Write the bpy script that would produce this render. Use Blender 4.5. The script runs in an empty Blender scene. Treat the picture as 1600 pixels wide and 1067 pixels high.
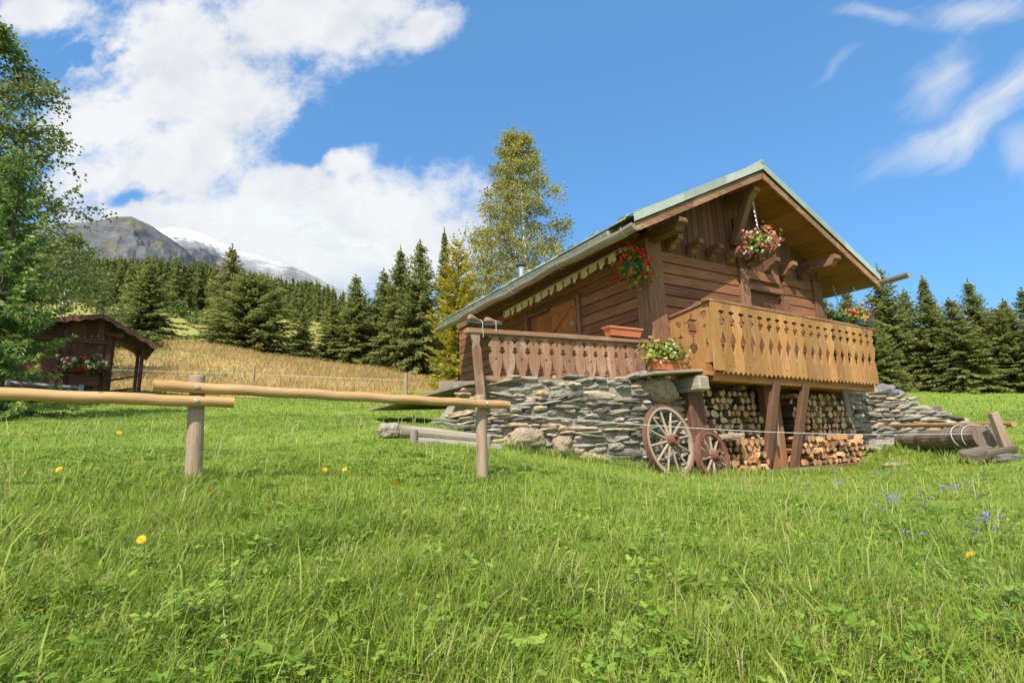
import bpy, math, random
import numpy as np
from mathutils import Vector, Matrix, noise as pnoise

random.seed(7)
rng = np.random.default_rng(11)
S = bpy.context.scene
COL = S.collection
R = math.radians

# ------------------------------------------------------------------ camera
cam_data = bpy.data.cameras.new('camera')
cam = bpy.data.objects.new('camera', cam_data)
COL.objects.link(cam)
cam_data.sensor_width = 36.0
cam_data.lens = 18.34
cam_data.clip_end = 20000
cam_data.clip_start = 0.05
cr, cu, cf = (0.99935014, 0.00690903, -0.03537746), (0.0360458, -0.19154921, 0.98082088), (0.0, 0.98145869, 0.19167378)
cam.matrix_world = Matrix(((cr[0], cu[0], -cf[0], 0), (cr[1], cu[1], -cf[1], 0), (cr[2], cu[2], -cf[2], 0), (0, 0, 0, 1)))
S.camera = cam

# ------------------------------------------------------------------ exposure
S.view_settings.view_transform = 'Standard'
S.view_settings.look = 'None'
S.view_settings.gamma = 1
S.view_settings.exposure = 1.14
S.cycles.max_bounces = 8
S.cycles.transparent_max_bounces = 8
S.cycles.use_denoising = True

SUN_AZ, SUN_EL = R(-162), R(48)

# ------------------------------------------------------------------ world: sky with clouds
W = bpy.data.worlds.new('World')
S.world = W
W.use_nodes = True
nt = W.node_tree
nt.nodes.clear()


class NT:
    def __init__(s, tree):
        s.t = tree

    def n(s, typ, **kw):
        nd = s.t.nodes.new(typ)
        for k, v in kw.items():
            setattr(nd, k, v)
        return nd

    def set(s, sock, v):
        if isinstance(v, bpy.types.NodeSocket):
            s.t.links.new(v, sock)
        else:
            if hasattr(sock.default_value, '__len__') and not hasattr(v, '__len__'):
                v = (v,) * len(sock.default_value)
            if hasattr(sock.default_value, '__len__') and len(sock.default_value) == 4 and len(v) == 3:
                v = (*v, 1)
            sock.default_value = v

    def m(s, op, a, b=0.0, c=0.0, clamp=False):
        nd = s.n('ShaderNodeMath', operation=op, use_clamp=clamp)
        s.set(nd.inputs[0], a); s.set(nd.inputs[1], b); s.set(nd.inputs[2], c)
        return nd.outputs[0]

    def vm(s, op, a, b=(0, 0, 0)):
        nd = s.n('ShaderNodeVectorMath', operation=op)
        s.set(nd.inputs[0], a); s.set(nd.inputs[1], b)
        return nd.outputs[1] if op in ('LENGTH', 'DOT_PRODUCT', 'DISTANCE') else nd.outputs[0]

    def noise(s, vec, scale, detail=4, rough=.55, dist=0.0):
        nd = s.n('ShaderNodeTexNoise')
        s.set(nd.inputs['Vector'], vec); s.set(nd.inputs['Scale'], scale); s.set(nd.inputs['Detail'], detail)
        s.set(nd.inputs['Roughness'], rough); s.set(nd.inputs['Distortion'], dist)
        return nd.outputs['Fac']

    def noisec(s, vec, scale, detail=4):
        nd = s.n('ShaderNodeTexNoise')
        s.set(nd.inputs['Vector'], vec); s.set(nd.inputs['Scale'], scale); s.set(nd.inputs['Detail'], detail)
        return nd.outputs['Color']

    def ramp(s, fac, stops, interp='LINEAR'):
        nd = s.n('ShaderNodeValToRGB')
        r = nd.color_ramp
        r.interpolation = interp
        while len(r.elements) < len(stops):
            r.elements.new(0.5)
        for e, (p, c) in zip(r.elements, stops):
            e.position = p
            e.color = (*c, 1) if len(c) == 3 else c
        s.set(nd.inputs[0], fac)
        return nd.outputs[0]

    def mr(s, v, a, b, c=0.0, d=1.0, smooth=True):
        nd = s.n('ShaderNodeMapRange', interpolation_type='SMOOTHSTEP' if smooth else 'LINEAR')
        s.set(nd.inputs['Value'], v); s.set(nd.inputs['From Min'], a); s.set(nd.inputs['From Max'], b)
        s.set(nd.inputs['To Min'], c); s.set(nd.inputs['To Max'], d)
        return nd.outputs[0]

    def mix(s, fac, a, b, blend='MIX'):
        nd = s.n('ShaderNodeMix', data_type='RGBA', blend_type=blend)
        s.set(nd.inputs[0], fac); s.set(nd.inputs[6], a); s.set(nd.inputs[7], b)
        return nd.outputs[2]

    def mapping(s, vec, scale=(1, 1, 1), rot=(0, 0, 0), loc=(0, 0, 0)):
        nd = s.n('ShaderNodeMapping')
        s.set(nd.inputs['Vector'], vec); s.set(nd.inputs['Scale'], scale); s.set(nd.inputs['Rotation'], rot); s.set(nd.inputs['Location'], loc)
        return nd.outputs[0]


w = NT(nt)
sky = w.n('ShaderNodeTexSky', sky_type='NISHITA', sun_disc=False)
sky.sun_elevation = SUN_EL
sky.sun_rotation = SUN_AZ
sky.altitude = 1500
sky.air_density = 1.0
sky.dust_density = 0.6
sky.ozone_density = 1.6
dirv = w.n('ShaderNodeTexCoord').outputs['Generated']
sx = w.n('ShaderNodeSeparateXYZ')
w.set(sx.inputs[0], dirv)
yy = w.m('MAXIMUM', sx.outputs[1], 0.02)
px_ = w.m('DIVIDE', sx.outputs[0], yy)
pz_ = w.m('DIVIDE', sx.outputs[2], yy)
cmb = w.n('ShaderNodeCombineXYZ')
w.set(cmb.inputs[0], px_); w.set(cmb.inputs[1], pz_)
P0 = cmb.outputs[0]
# domain-warped coordinate so that cloud outlines are ragged
wc = w.vm('SUBTRACT', w.noisec(P0, 4.5, 5), (.5, .5, .5))
wsc = w.n('ShaderNodeVectorMath', operation='SCALE')
w.set(wsc.inputs[0], wc); w.set(wsc.inputs['Scale'], .12)
P1 = w.vm('ADD', P0, wsc.outputs[0])


def blob(P, cx, cy, rx, ry, rot=0.0):
    v = w.vm('SUBTRACT', P, (cx, cy, 0))
    if rot:
        v = w.mapping(v, rot=(0, 0, -rot))
    l = w.vm('LENGTH', w.vm('MULTIPLY', v, (1 / rx, 1 / ry, 0)))
    return w.m('SUBTRACT', 1.0, l)


CUM = [(-0.50,0.43,0.30,0.085),(-0.36,0.40,0.26,0.08),(-0.430,0.943,0.331,0.117),(-0.712,0.906,0.233,0.135),(-0.672,0.761,0.282,0.135),(-0.846,0.706,0.147,0.086),(-0.700,0.611,0.209,0.110),(-0.844,0.572,0.123,0.074),(-0.609,0.477,0.282,0.092),(-0.310,0.481,0.300,0.112),(-0.215,0.395,0.220,0.098),(-0.467,0.543,0.135,0.074),(-0.322,0.588,0.067,0.049),(-0.173,0.916,0.098,0.055),(-1.036,0.993,0.135,0.055),(-0.484,0.362,0.270,0.086),(-0.741,0.482,0.160,0.074)]
HOLE = [(-0.997,0.861,0.055,0.043),(-0.916,0.890,0.074,0.037),(-0.782,0.555,0.074,0.034),(-0.419,0.659,0.074,0.074),(-0.311,0.715,0.123,0.055)]
wc2 = w.vm('SUBTRACT', w.noisec(P0, 11.0, 6), (.5, .5, .5))
wsc2 = w.n('ShaderNodeVectorMath', operation='SCALE')
w.set(wsc2.inputs[0], wc2); wsc2.inputs['Scale'].default_value = .16
P2 = w.vm('ADD', P1, wsc2.outputs[0])
acc = None
for b in CUM:
    v = blob(P1, *b)
    if acc is None:
        acc = v
    else:
        nd = w.n('ShaderNodeMath', operation='SMOOTH_MAX')
        w.set(nd.inputs[0], acc); w.set(nd.inputs[1], v); nd.inputs[2].default_value = 0.25
        acc = nd.outputs[0]
for b in HOLE:
    hv = w.m('MAXIMUM', blob(P2, *b), 0.0)
    acc = w.m('SUBTRACT', acc, w.m('MULTIPLY', hv, .85))
fine = w.m('SUBTRACT', w.noise(P0, 9.0, 8, .62), .5)
fine2 = w.m('SUBTRACT', w.noise(P0, 26.0, 9, .68), .5)
acc = w.m('ADD', acc, w.m('ADD', w.m('MULTIPLY', fine, 1.5), w.m('MULTIPLY', fine2, .70)))
cum_a = w.mr(acc, -0.22, 0.54)
# cirrus, combed out along its direction
CIR = [(0.955,0.610,0.27,0.060,0.46,1.0),(1.08,0.70,0.20,0.050,0.55,.9),(0.945,0.735,0.15,0.075,0.85,.7),(1.06,0.895,0.20,0.055,0.105,.7),(0.721,0.774,0.095,0.016,0.524,.22),(0.846,0.900,0.13,0.030,-0.2,.5),(1.10,0.55,0.08,0.10,0.3,.55)]
cacc = None
comb = w.noise(w.mapping(w.mapping(P1, rot=(0, 0, -0.60)), scale=(1.6, 11, 1)), 2.2, 8, .68, .5)
puff = w.noise(P1, 7.0, 6, .6)
cmb2 = w.m('ADD', w.m('MULTIPLY', comb, .65), w.m('MULTIPLY', puff, .35))
for b in CIR:
    v = w.m('MULTIPLY', w.mr(w.m('ADD', blob(P1, *b[:5]), w.m('MULTIPLY', w.m('SUBTRACT', cmb2, .5), 1.6)), -.05, 1.15), b[5])
    cacc = v if cacc is None else w.m('MAXIMUM', cacc, v)
cir_a = w.m('MULTIPLY', cacc, .85)
# thickness variation of the cumulus: grey-white against white
thick = w.noise(P1, 5.0, 6, .6)
ccol = w.ramp(thick, [(0.28, (2.45, 2.58, 2.72)), (0.58, (3.15, 3.17, 3.2))])
gm = w.n('ShaderNodeGamma')
w.set(gm.inputs[0], sky.outputs[0]); gm.inputs[1].default_value = .48
skyc = w.mix(1.0, gm.outputs[0], (0.51, 1.03, 1.60), 'MULTIPLY')
c1 = w.mix(cir_a, skyc, (2.95, 3.02, 3.1))
c2 = w.mix(w.m('MULTIPLY', cum_a, 0.97), c1, ccol)
# bright broken cloud added behind the viewer, unseen, to raise the fill light
rear_fill = w.m('MULTIPLY', w.mr(w.noise(dirv, 2.4, 6, .6), .40, .58), w.m('MULTIPLY', w.mr(sx.outputs[1], .10, -.20), w.mr(sx.outputs[2], -.02, .15)))
c2 = w.mix(w.m('MULTIPLY', rear_fill, .95), c2, (4.6, 4.5, 4.35))
bg = w.n('ShaderNodeBackground')
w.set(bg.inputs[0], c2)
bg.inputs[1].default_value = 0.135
wo = w.n('ShaderNodeOutputWorld')
nt.links.new(bg.outputs[0], wo.inputs[0])

# ------------------------------------------------------------------ sun
sd = bpy.data.lights.new('sun', 'SUN')
sd.energy = 3.25
sd.angle = R(0.55)
sd.color = (1.0, 0.93, 0.82)
sun = bpy.data.objects.new('sun', sd)
COL.objects.link(sun)
sdir = Vector((math.sin(SUN_AZ) * math.cos(SUN_EL), math.cos(SUN_AZ) * math.cos(SUN_EL), math.sin(SUN_EL)))
sun.rotation_euler = sdir.to_track_quat('Z', 'Y').to_euler()


# ------------------------------------------------------------------ materials
def new_mat(name):
    m = bpy.data.materials.new(name)
    m.use_nodes = True
    m.node_tree.nodes.clear()
    return m, NT(m.node_tree)


def finish(m, q, col, rough=.8, bump=None, bstr=.3, bdist=.01, spec=.3, transl=0.0, metal=0.0):
    b = q.n('ShaderNodeBsdfPrincipled')
    q.set(b.inputs['Base Color'], col)
    q.set(b.inputs['Roughness'], rough)
    b.inputs['Specular IOR Level'].default_value = spec
    b.inputs['Metallic'].default_value = metal
    if bump is not None:
        bn = q.n('ShaderNodeBump')
        bn.inputs['Strength'].default_value = bstr
        bn.inputs['Distance'].default_value = bdist
        q.set(bn.inputs['Height'], bump)
        q.t.links.new(bn.outputs[0], b.inputs['Normal'])
    out = q.n('ShaderNodeOutputMaterial')
    if transl > 0:
        tb = q.n('ShaderNodeBsdfTranslucent')
        q.set(tb.inputs[0], col)
        mx = q.n('ShaderNodeMixShader')
        mx.inputs[0].default_value = transl
        q.t.links.new(b.outputs[0], mx.inputs[1]); q.t.links.new(tb.outputs[0], mx.inputs[2])
        q.t.links.new(mx.outputs[0], out.inputs[0])
    else:
        q.t.links.new(b.outputs[0], out.inputs[0])
    return m


def attr(q, name='rnd'):
    nd = q.n('ShaderNodeAttribute', attribute_name=name)
    return nd.outputs['Fac']


def uvo(q):
    return q.n('ShaderNodeUVMap', uv_map='UVMap').outputs[0]


def wood(name, cols, weather=None, wfac=.4, rough=.75, var=.35, bstr=.35, grain=1.0, knots=(2.2, 7, .6)):
    """sawn or planed timber: grain runs along the U of each board, every board has its own tone"""
    m, q = new_mat(name)
    uv = uvo(q)
    r = attr(q)
    off = q.n('ShaderNodeCombineXYZ')
    q.set(off.inputs[0], q.m('MULTIPLY', r, 37.0)); q.set(off.inputs[1], q.m('MULTIPLY', r, 91.0))
    p = q.vm('ADD', uv, off.outputs[0])
    fib = q.noise(q.mapping(p, scale=(1.6, 46 * grain, 1)), 1.0, 6, .65, .6)
    rings = q.noise(q.mapping(p, scale=(.9, 11 * grain, 1)), 1.0, 4, .6, 1.6)
    f = q.m('ADD', q.m('MULTIPLY', fib, .55), q.m('MULTIPLY', rings, .45))
    col = q.ramp(f, [(.30, cols[0]), (.5, cols[1]), (.70, cols[2])])
    kn = q.n('ShaderNodeTexVoronoi')
    q.set(kn.inputs['Vector'], q.mapping(p, scale=(knots[0], knots[1], 1))); kn.inputs['Scale'].default_value = 1.0
    knot = q.mr(kn.outputs['Distance'], .04, .13, 1, 0)
    col = q.mix(q.m('MULTIPLY', knot, knots[2]), col, tuple(c * .35 for c in cols[0]))
    if weather:
        wn = q.noise(q.mapping(p, scale=(2.0, 5, 1)), 1.0, 6, .7)
        col = q.mix(q.m('MULTIPLY', q.mr(wn, .48, .68), wfac), col, weather)
    hs = q.n('ShaderNodeHueSaturation')
    q.set(hs.inputs['Color'], col)
    q.set(hs.inputs['Value'], q.mr(r, 0, 1, 1 - var, 1 + var, False))
    return finish(m, q, hs.outputs[0], rough, f, bstr, .006, .25)


def stone_mat(name, stops, scale=9.0, bstr=.7):
    m, q = new_mat(name)
    co = q.n('ShaderNodeTexCoord').outputs['Object']
    r = attr(q)
    base = q.ramp(r, stops)
    n1 = q.noise(co, scale, 8, .7)
    n2 = q.noise(q.mapping(co, scale=(1, 1, 4)), scale * 1.7, 6, .7)
    lich = q.noise(co, scale * .8, 5, .6)
    col = q.mix(1.0, base, q.ramp(n1, [(.25, (.45, .44, .43)), (.55, (1, 1, 1)), (.8, (1.35, 1.33, 1.28))]), 'MULTIPLY')
    col = q.mix(q.mr(n2, .56, .66, 0, .5), col, (.055, .052, .048))
    col = q.mix(q.mr(lich, .60, .70, 0, .45), col, (.34, .32, .26))
    moss = q.noise(co, scale * .45, 6, .65)
    col = q.mix(q.mr(moss, .62, .72, 0, .5), col, (.10, .105, .03))
    return finish(m, q, col, .9, q.m('ADD', n1, n2), bstr, .02, .2)


def plain(name, a, b, scale=6.0, rough=.6, bstr=.15, spec=.4, metal=0.0, transl=0.0, var=.25):
    m, q = new_mat(name)
    co = q.n('ShaderNodeTexCoord').outputs['Object']
    n = q.noise(co, scale, 6, .65)
    col = q.ramp(n, [(.3, a), (.7, b)])
    hs = q.n('ShaderNodeHueSaturation')
    q.set(hs.inputs['Color'], col)
    q.set(hs.inputs['Value'], q.mr(attr(q), 0, 1, 1 - var, 1 + var, False))
    return finish(m, q, hs.outputs[0], rough, n, bstr, .01, spec, transl, metal)


def leaf(name, stops, transl=.35, rough=.55, spec=.3, big=None):
    """foliage: each leaf or blade takes its own colour; 'pat' is where it stands in the patchwork of the turf"""
    m, q = new_mat(name)
    col = q.ramp(attr(q), stops)
    if big:
        col = q.mix(attr(q, 'pat'), col, q.ramp(attr(q), big))
    return finish(m, q, col, rough, None, 0, 0, spec, transl)


MAT = dict(
    wall=wood('brown stained planks', [(.105, .042, .020), (.215, .092, .044), (.30, .142, .075)], (.28, .17, .105), .35, var=.28),
    wall_dark=wood('dark brown boards', [(.080, .032, .018), (.140, .062, .036), (.20, .095, .058)], (.17, .10, .07), .3, var=.28),
    post=wood('reddish brown posts', [(.100, .046, .027), (.180, .088, .054), (.245, .135, .088)], (.28, .18, .12), .35),
    gold=wood('golden balcony boards', [(.24, .108, .031), (.355, .178, .056), (.43, .245, .098)], (.40, .30, .20), .45, var=.26),
    pale=wood('pale cut wood', [(.42, .30, .17), (.55, .42, .26), (.66, .54, .38)], None, var=.2),
    fret=wood('weathered brown fretwork', [(.16, .078, .042), (.27, .145, .085), (.36, .22, .145)], (.45, .36, .29), .55, var=.22),
    soffit=wood('orange brown soffit boards', [(.17, .070, .020), (.30, .135, .042), (.38, .18, .065)], None, var=.2),
    barge=wood('verge boards', [(.10, .045, .022), (.25, .125, .065), (.36, .21, .12)], (.40, .29, .20), .5, var=.25),
    shutter=wood('orange shutter', [(.22, .075, .020), (.33, .125, .038), (.40, .17, .06)], None, var=.15),
    greywood=wood('silver grey wood', [(.12, .098, .075), (.245, .21, .165), (.34, .30, .245)], (.38, .34, .29), .4, var=.22),
    rail=wood('new peeled rail', [(.30, .170, .065), (.43, .262, .112), (.50, .34, .17)], (.30, .215, .14), .55, var=.14, rough=.65, bstr=.35, grain=.7, knots=(4.5, 9, .8)),
    oldpost=wood('weathered post', [(.18, .12, .08), (.30, .22, .155), (.38, .30, .225)], (.33, .30, .26), .5, var=.12),
    darklog=wood('dark old log', [(.065, .048, .036), (.155, .120, .090), (.25, .205, .16)], (.34, .31, .27), .4, var=.15, bstr=.8),
    bark=wood('bark', [(.06, .040, .028), (.13, .095, .070), (.25, .20, .16)], None, var=.3, bstr=.9),
    cut1=wood('fresh split wood', [(.29, .125, .048), (.45, .225, .092), (.56, .34, .18)], (.60, .47, .33), .35, var=.35),
    cut2=wood('old split wood', [(.32, .205, .10), (.48, .34, .185), (.60, .46, .28)], (.42, .36, .26), .4, var=.35),
    spoke=wood('bleached wheel wood', [(.20, .145, .11), (.31, .24, .185), (.40, .33, .27)], (.36, .32, .28), .4, var=.2),
    rust=plain('rusty red iron', (.12, .050, .032), (.21, .10, .068), 14, .8, .5, .3),
    shedwood=wood('dark shed boards', [(.048, .023, .014), (.098, .047, .029), (.15, .076, .048)], None, var=.3),
    flash=plain('pale green metal flashing', (.25, .295, .245), (.34, .38, .32), 5, .45, .05, .5),
    tile=plain('grey green roof slate', (.17, .20, .18), (.34, .38, .34), 8, .6, .4, .4, var=.4),
    gutter=wood('grey hollow log gutter', [(.16, .12, .085), (.30, .25, .19), (.42, .37, .30)], (.36, .33, .29), .5, var=.12, bstr=.7),
    steel=plain('galvanised steel', (.45, .46, .47), (.62, .63, .64), 8, .35, .1, .5, .85),
    iron=plain('dark iron', (.03, .03, .03), (.07, .065, .06), 10, .6, .2),
    terracotta=plain('terracotta plastic', (.46, .13, .055), (.56, .18, .08), 5, .55, .05),
    greenpot=plain('dark green plastic', (.012, .045, .030), (.02, .065, .042), 5, .4, .05),
    canvas=None,
    white=plain('white cord', (.52, .51, .48), (.62, .61, .58), 20, .6, .1),
    stone=stone_mat('dry stone', [(0, (.11, .10, .083)), (.2, (.205, .188, .157)), (.42, (.33, .30, .24)), (.6, (.25, .233, .205)), (.78, (.41, .36, .285)), (.90, (.44, .32, .195)), (1, (.50, .43, .34))]),
    mortar=stone_mat('mortar', [(0, (.30, .275, .23)), (1, (.34, .315, .27))], 12),
    boulder=stone_mat('beige boulder', [(0, (.32, .25, .175)), (1, (.37, .30, .215))], 7),
    tarp=plain('grey tarpaulin', (.13, .13, .13), (.22, .215, .21), 2.5, .6, .4),
    red=plain('red paint', (.45, .03, .03), (.5, .05, .05), 5, .4, .1),
    needle=leaf('spruce needles', [(0, (.11, .13, .038)), (.45, (.225, .255, .070)), (.8, (.32, .35, .105)), (1, (.38, .39, .15))], .52),
    needle_n=leaf('young spruce needles', [(0, (.045, .09, .024)), (.5, (.115, .185, .042)), (.8, (.23, .31, .072)), (1, (.36, .44, .12))], .36),
    cone=leaf('brown cones', [(0, (.13, .075, .035)), (1, (.24, .15, .07))], .1),
    larch=leaf('yellowing larch needles', [(0, (.26, .25, .03)), (.5, (.48, .41, .045)), (1, (.66, .50, .065))], .5),
    birch=leaf('turning birch leaves', [(0, (.19, .22, .048)), (.5, (.35, .345, .085)), (.8, (.48, .41, .12)), (1, (.52, .35, .09))], .5),
    birch_n=leaf('green birch leaves', [(0, (.09, .14, .034)), (.5, (.18, .235, .06)), (.85, (.30, .32, .10)), (1, (.38, .36, .14))], .48),
    bbark=plain('birch bark', (.30, .29, .27), (.62, .60, .57), 6, .8, .4),
    tbark=plain('spruce bark', (.055, .042, .032), (.14, .11, .085), 9, .9, .7),
    bush=leaf('bush leaves', [(0, (.06, .10, .02)), (1, (.17, .23, .05))], .3),
    grass=leaf('lawn blades', [(0, (.150, .230, .025)), (.5, (.285, .378, .044)), (.8, (.380, .450, .083)), (.95, (.48, .50, .17)), (1, (.54, .45, .25))], .5, .5, .35,
               big=[(0, (.12, .21, .028)), (.5, (.22, .33, .046)), (.85, (.32, .42, .08)), (1, (.45, .46, .19))]),
    dry=leaf('dry grass blades', [(0, (.29, .20, .07)), (.5, (.44, .315, .125)), (.85, (.55, .42, .19)), (1, (.26, .25, .08))], .42),
    herb=leaf('herb leaves', [(0, (.15, .28, .030)), (.6, (.27, .42, .050)), (1, (.38, .48, .09))], .5, .45, .4),
    geranium=leaf('geranium leaves', [(0, (.08, .16, .025)), (.7, (.22, .33, .05)), (1, (.36, .40, .07))], .42),
    yellowleaf=leaf('yellow green leaves', [(0, (.14, .20, .03)), (.6, (.33, .36, .06)), (1, (.50, .30, .10))], .35),
    redf=leaf('red petals', [(0, (.55, .025, .02)), (1, (.72, .06, .045))], .25),
    pinkf=leaf('pink petals', [(0, (.62, .07, .09)), (1, (.75, .25, .27))], .25),
    whitef=leaf('white petals', [(0, (.70, .70, .68)), (1, (.82, .82, .80))], .25),
    yellowf=leaf('yellow petals', [(0, (.75, .40, .01)), (1, (.85, .55, .02))], .2),
    violetf=leaf('violet petals', [(0, (.14, .10, .42)), (1, (.28, .22, .62))], .25),
    shoe=plain('brown leather', (.14, .085, .05), (.22, .15, .10), 8, .6, .2),
    sole=plain('shoe sole', (.04, .04, .035), (.08, .075, .07), 8, .8, .2),
    greymetal=plain('blue grey metal', (.18, .22, .27), (.26, .30, .36), 6, .5, .1),
)
# awning cloth with stripes across
m_, q_ = new_mat('striped awning cloth')
sep = q_.n('ShaderNodeSeparateXYZ'); q_.set(sep.inputs[0], uvo(q_))
st = q_.m('GREATER_THAN', q_.m('FRACT', q_.m('MULTIPLY', sep.outputs[0], 1 / .30)), .72)
MAT['canvas'] = finish(m_, q_, q_.mix(st, (.90, .83, .64), (.22, .15, .09)), .85, transl=.25)


# ------------------------------------------------------------------ mesh builder
class MB:
    def __init__(s):
        s.v, s.f, s.uv, s.r, s.mi = [], [], [], [], []
        s.cuts = []

    def add(s, verts, faces, uvs=None, r=None, mi=0, mis=None):
        o = len(s.v)
        s.cuts.append((o, len(s.f)))
        s.v.extend([tuple(p) for p in verts])
        r = random.random() if r is None else r
        for k, f in enumerate(faces):
            s.f.append(tuple(i + o for i in f))
            if uvs is None:
                s.uv.append([(verts[i][0] + verts[i][1], verts[i][2]) for i in f])
            else:
                s.uv.append(uvs[k])
            s.r.append(r)
            s.mi.append(mis[k] if mis else mi)
        return s

    def box(s, c, d, rot=None, r=None, mi=0, taper=1.0, grain=None):
        """box centred at c with sizes d; grain runs along the longest side"""
        hx, hy, hz = d[0] / 2, d[1] / 2, d[2] / 2
        loc = [(x * hx, y * hy, z * hz) for z in (-1, 1) for y in (-1, 1) for x in (-1, 1)]
        if taper != 1.0:
            loc = [(x * (taper if z > 0 else 1), y * (taper if z > 0 else 1), z) for x, y, z in loc]
        faces = [(0, 2, 3, 1), (4, 5, 7, 6), (0, 1, 5, 4), (2, 6, 7, 3), (0, 4, 6, 2), (1, 3, 7, 5)]
        ax = grain if grain is not None else max(range(3), key=lambda i: d[i])
        uvs = []
        for f in faces:
            span = [max(loc[i][k] for i in f) - min(loc[i][k] for i in f) for k in range(3)]
            nrm = min(range(3), key=lambda k: span[k])
            if nrm == ax:
                o = [k for k in range(3) if k != nrm]
                uvs.append([(loc[i][o[0]] * .3, loc[i][o[1]]) for i in f])
            else:
                ot = [k for k in range(3) if k not in (nrm, ax)][0]
                uvs.append([(loc[i][ax], loc[i][ot]) for i in f])
        c = Vector(c)
        vv = [(rot @ Vector(p) if rot else Vector(p)) + c for p in loc]
        return s.add(vv, faces, uvs, r, mi)

    def beam(s, a, b, wd, ht, up=(0, 0, 1), r=None, mi=0):
        """box bar from a to b with width wd and height ht"""
        a, b = Vector(a), Vector(b)
        x = (b - a); L = x.length; x.normalize()
        y = Vector(up).cross(x)
        if y.length < 1e-4:
            y = Vector((0, 1, 0)).cross(x)
        y.normalize()
        z = x.cross(y)
        rot = Matrix((x, y, z)).transposed()
        return s.box((a + b) / 2, (L, wd, ht), rot, r, mi, grain=0)

    def prism(s, poly, org, ax, ay, depth, r=None, mi=0, grain='y'):
        """extruded outline: poly in (ax, ay) from org, thickened by depth along ax x ay"""
        org, ax, ay = Vector(org), Vector(ax), Vector(ay)
        nz = ax.cross(ay).normalized() * depth
        n = len(poly)
        v = [org + ax * p[0] + ay * p[1] + nz * .5 for p in poly] + [org + ax * p[0] + ay * p[1] - nz * .5 for p in poly]
        uv = [(p[1], p[0]) if grain == 'y' else (p[0], p[1]) for p in poly]
        f = [tuple(range(n)), tuple(range(2 * n - 1, n - 1, -1))]
        u = [[uv[i] for i in range(n)], [uv[i] for i in range(n - 1, -1, -1)]]
        for i in range(n):
            j = (i + 1) % n
            f.append((i, i + n, j + n, j))
            u.append([uv[i], (uv[i][0], uv[i][1] + .02), (uv[j][0], uv[j][1] + .02), uv[j]])
        return s.add(v, f, u, r, mi)

    def tube(s, pts, rad, sides=8, r=None, mi=0, cap=True, capmi=None, squash=1.0, ph=0.0):
        pts = [Vector(p) for p in pts]
        if not hasattr(rad, '__len__'):
            rad = [rad] * len(pts)
        v, f, u, mis = [], [], [], []
        L = 0
        ref = None
        for i, p in enumerate(pts):
            t = (pts[min(i + 1, len(pts) - 1)] - pts[max(i - 1, 0)]).normalized()
            if ref is None:
                ref = Vector((0, 0, 1)) if abs(t.z) < .9 else Vector((1, 0, 0))
            n1 = (ref - t * ref.dot(t)).normalized()
            ref = n1
            n2 = t.cross(n1)
            for k in range(sides):
                a = 2 * math.pi * k / sides + ph
                v.append(p + n1 * math.cos(a) * rad[i] * squash + n2 * math.sin(a) * rad[i])
        Ls = [0]
        for i in range(1, len(pts)):
            Ls.append(Ls[-1] + (pts[i] - pts[i - 1]).length)
        for i in range(len(pts) - 1):
            for k in range(sides):
                k2 = (k + 1) % sides
                f.append((i * sides + k, i * sides + k2, (i + 1) * sides + k2, (i + 1) * sides + k))
                c0, c1 = k / sides * 6.28 * rad[i], (k + 1) / sides * 6.28 * rad[i]
                u.append([(Ls[i], c0), (Ls[i], c1), (Ls[i + 1], c1), (Ls[i + 1], c0)])
                mis.append(mi)
        if cap:
            for base, rev in ((0, True), ((len(pts) - 1) * sides, False)):
                idx = list(range(base, base + sides))
                if rev:
                    idx = idx[::-1]
                f.append(tuple(idx))
                rr = rad[0] if rev else rad[-1]
                u.append([(math.cos(6.28 * k / sides) * rr, math.sin(6.28 * k / sides) * rr) for k in range(sides)])
                mis.append(capmi if capmi is not None else mi)
        return s.add(v, f, u, r, mi, mis)

    def ring(s, c, nrm, Rm, rt, n=20, sides=6, r=None, mi=0, wid=None):
        """torus; with wid the section is a flat band rt thick and wid wide"""
        c, nrm = Vector(c), Vector(nrm).normalized()
        a = nrm.orthogonal().normalized(); b = nrm.cross(a)
        v, f, u = [], [], []
        for i in range(n):
            t = 2 * math.pi * i / n
            d = a * math.cos(t) + b * math.sin(t)
            if wid is None:
                for k in range(sides):
                    p = 2 * math.pi * k / sides
                    v.append(c + d * (Rm + rt * math.cos(p)) + nrm * rt * math.sin(p))
            else:
                for dr, dn in ((rt / 2, wid / 2), (-rt / 2, wid / 2), (-rt / 2, -wid / 2), (rt / 2, -wid / 2)):
                    v.append(c + d * (Rm + dr) + nrm * dn)
        sd_ = sides if wid is None else 4
        for i in range(n):
            j = (i + 1) % n
            for k in range(sd_):
                k2 = (k + 1) % sd_
                f.append((i * sd_ + k, j * sd_ + k, j * sd_ + k2, i * sd_ + k2))
                u.append([(i / n * 6.28 * Rm, k * .05), ((i + 1) / n * 6.28 * Rm, k * .05), ((i + 1) / n * 6.28 * Rm, k * .05 + .05), (i / n * 6.28 * Rm, k * .05 + .05)])
        return s.add(v, f, u, r, mi)

    def lathe(s, prof, c=(0, 0, 0), n=20, rot=None, r=None, mi=0):
        v, f, u = [], [], []
        c = Vector(c)
        for (rad, z) in prof:
            for k in range(n):
                a = 2 * math.pi * k / n
                p = Vector((rad * math.cos(a), rad * math.sin(a), z))
                v.append((rot @ p if rot else p) + c)
        for i in range(len(prof) - 1):
            for k in range(n):
                k2 = (k + 1) % n
                f.append((i * n + k, i * n + k2, (i + 1) * n + k2, (i + 1) * n + k))
                u.append([(prof[i][1], k / n), (prof[i][1], (k + 1) / n), (prof[i + 1][1], (k + 1) / n), (prof[i + 1][1], k / n)])
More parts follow.
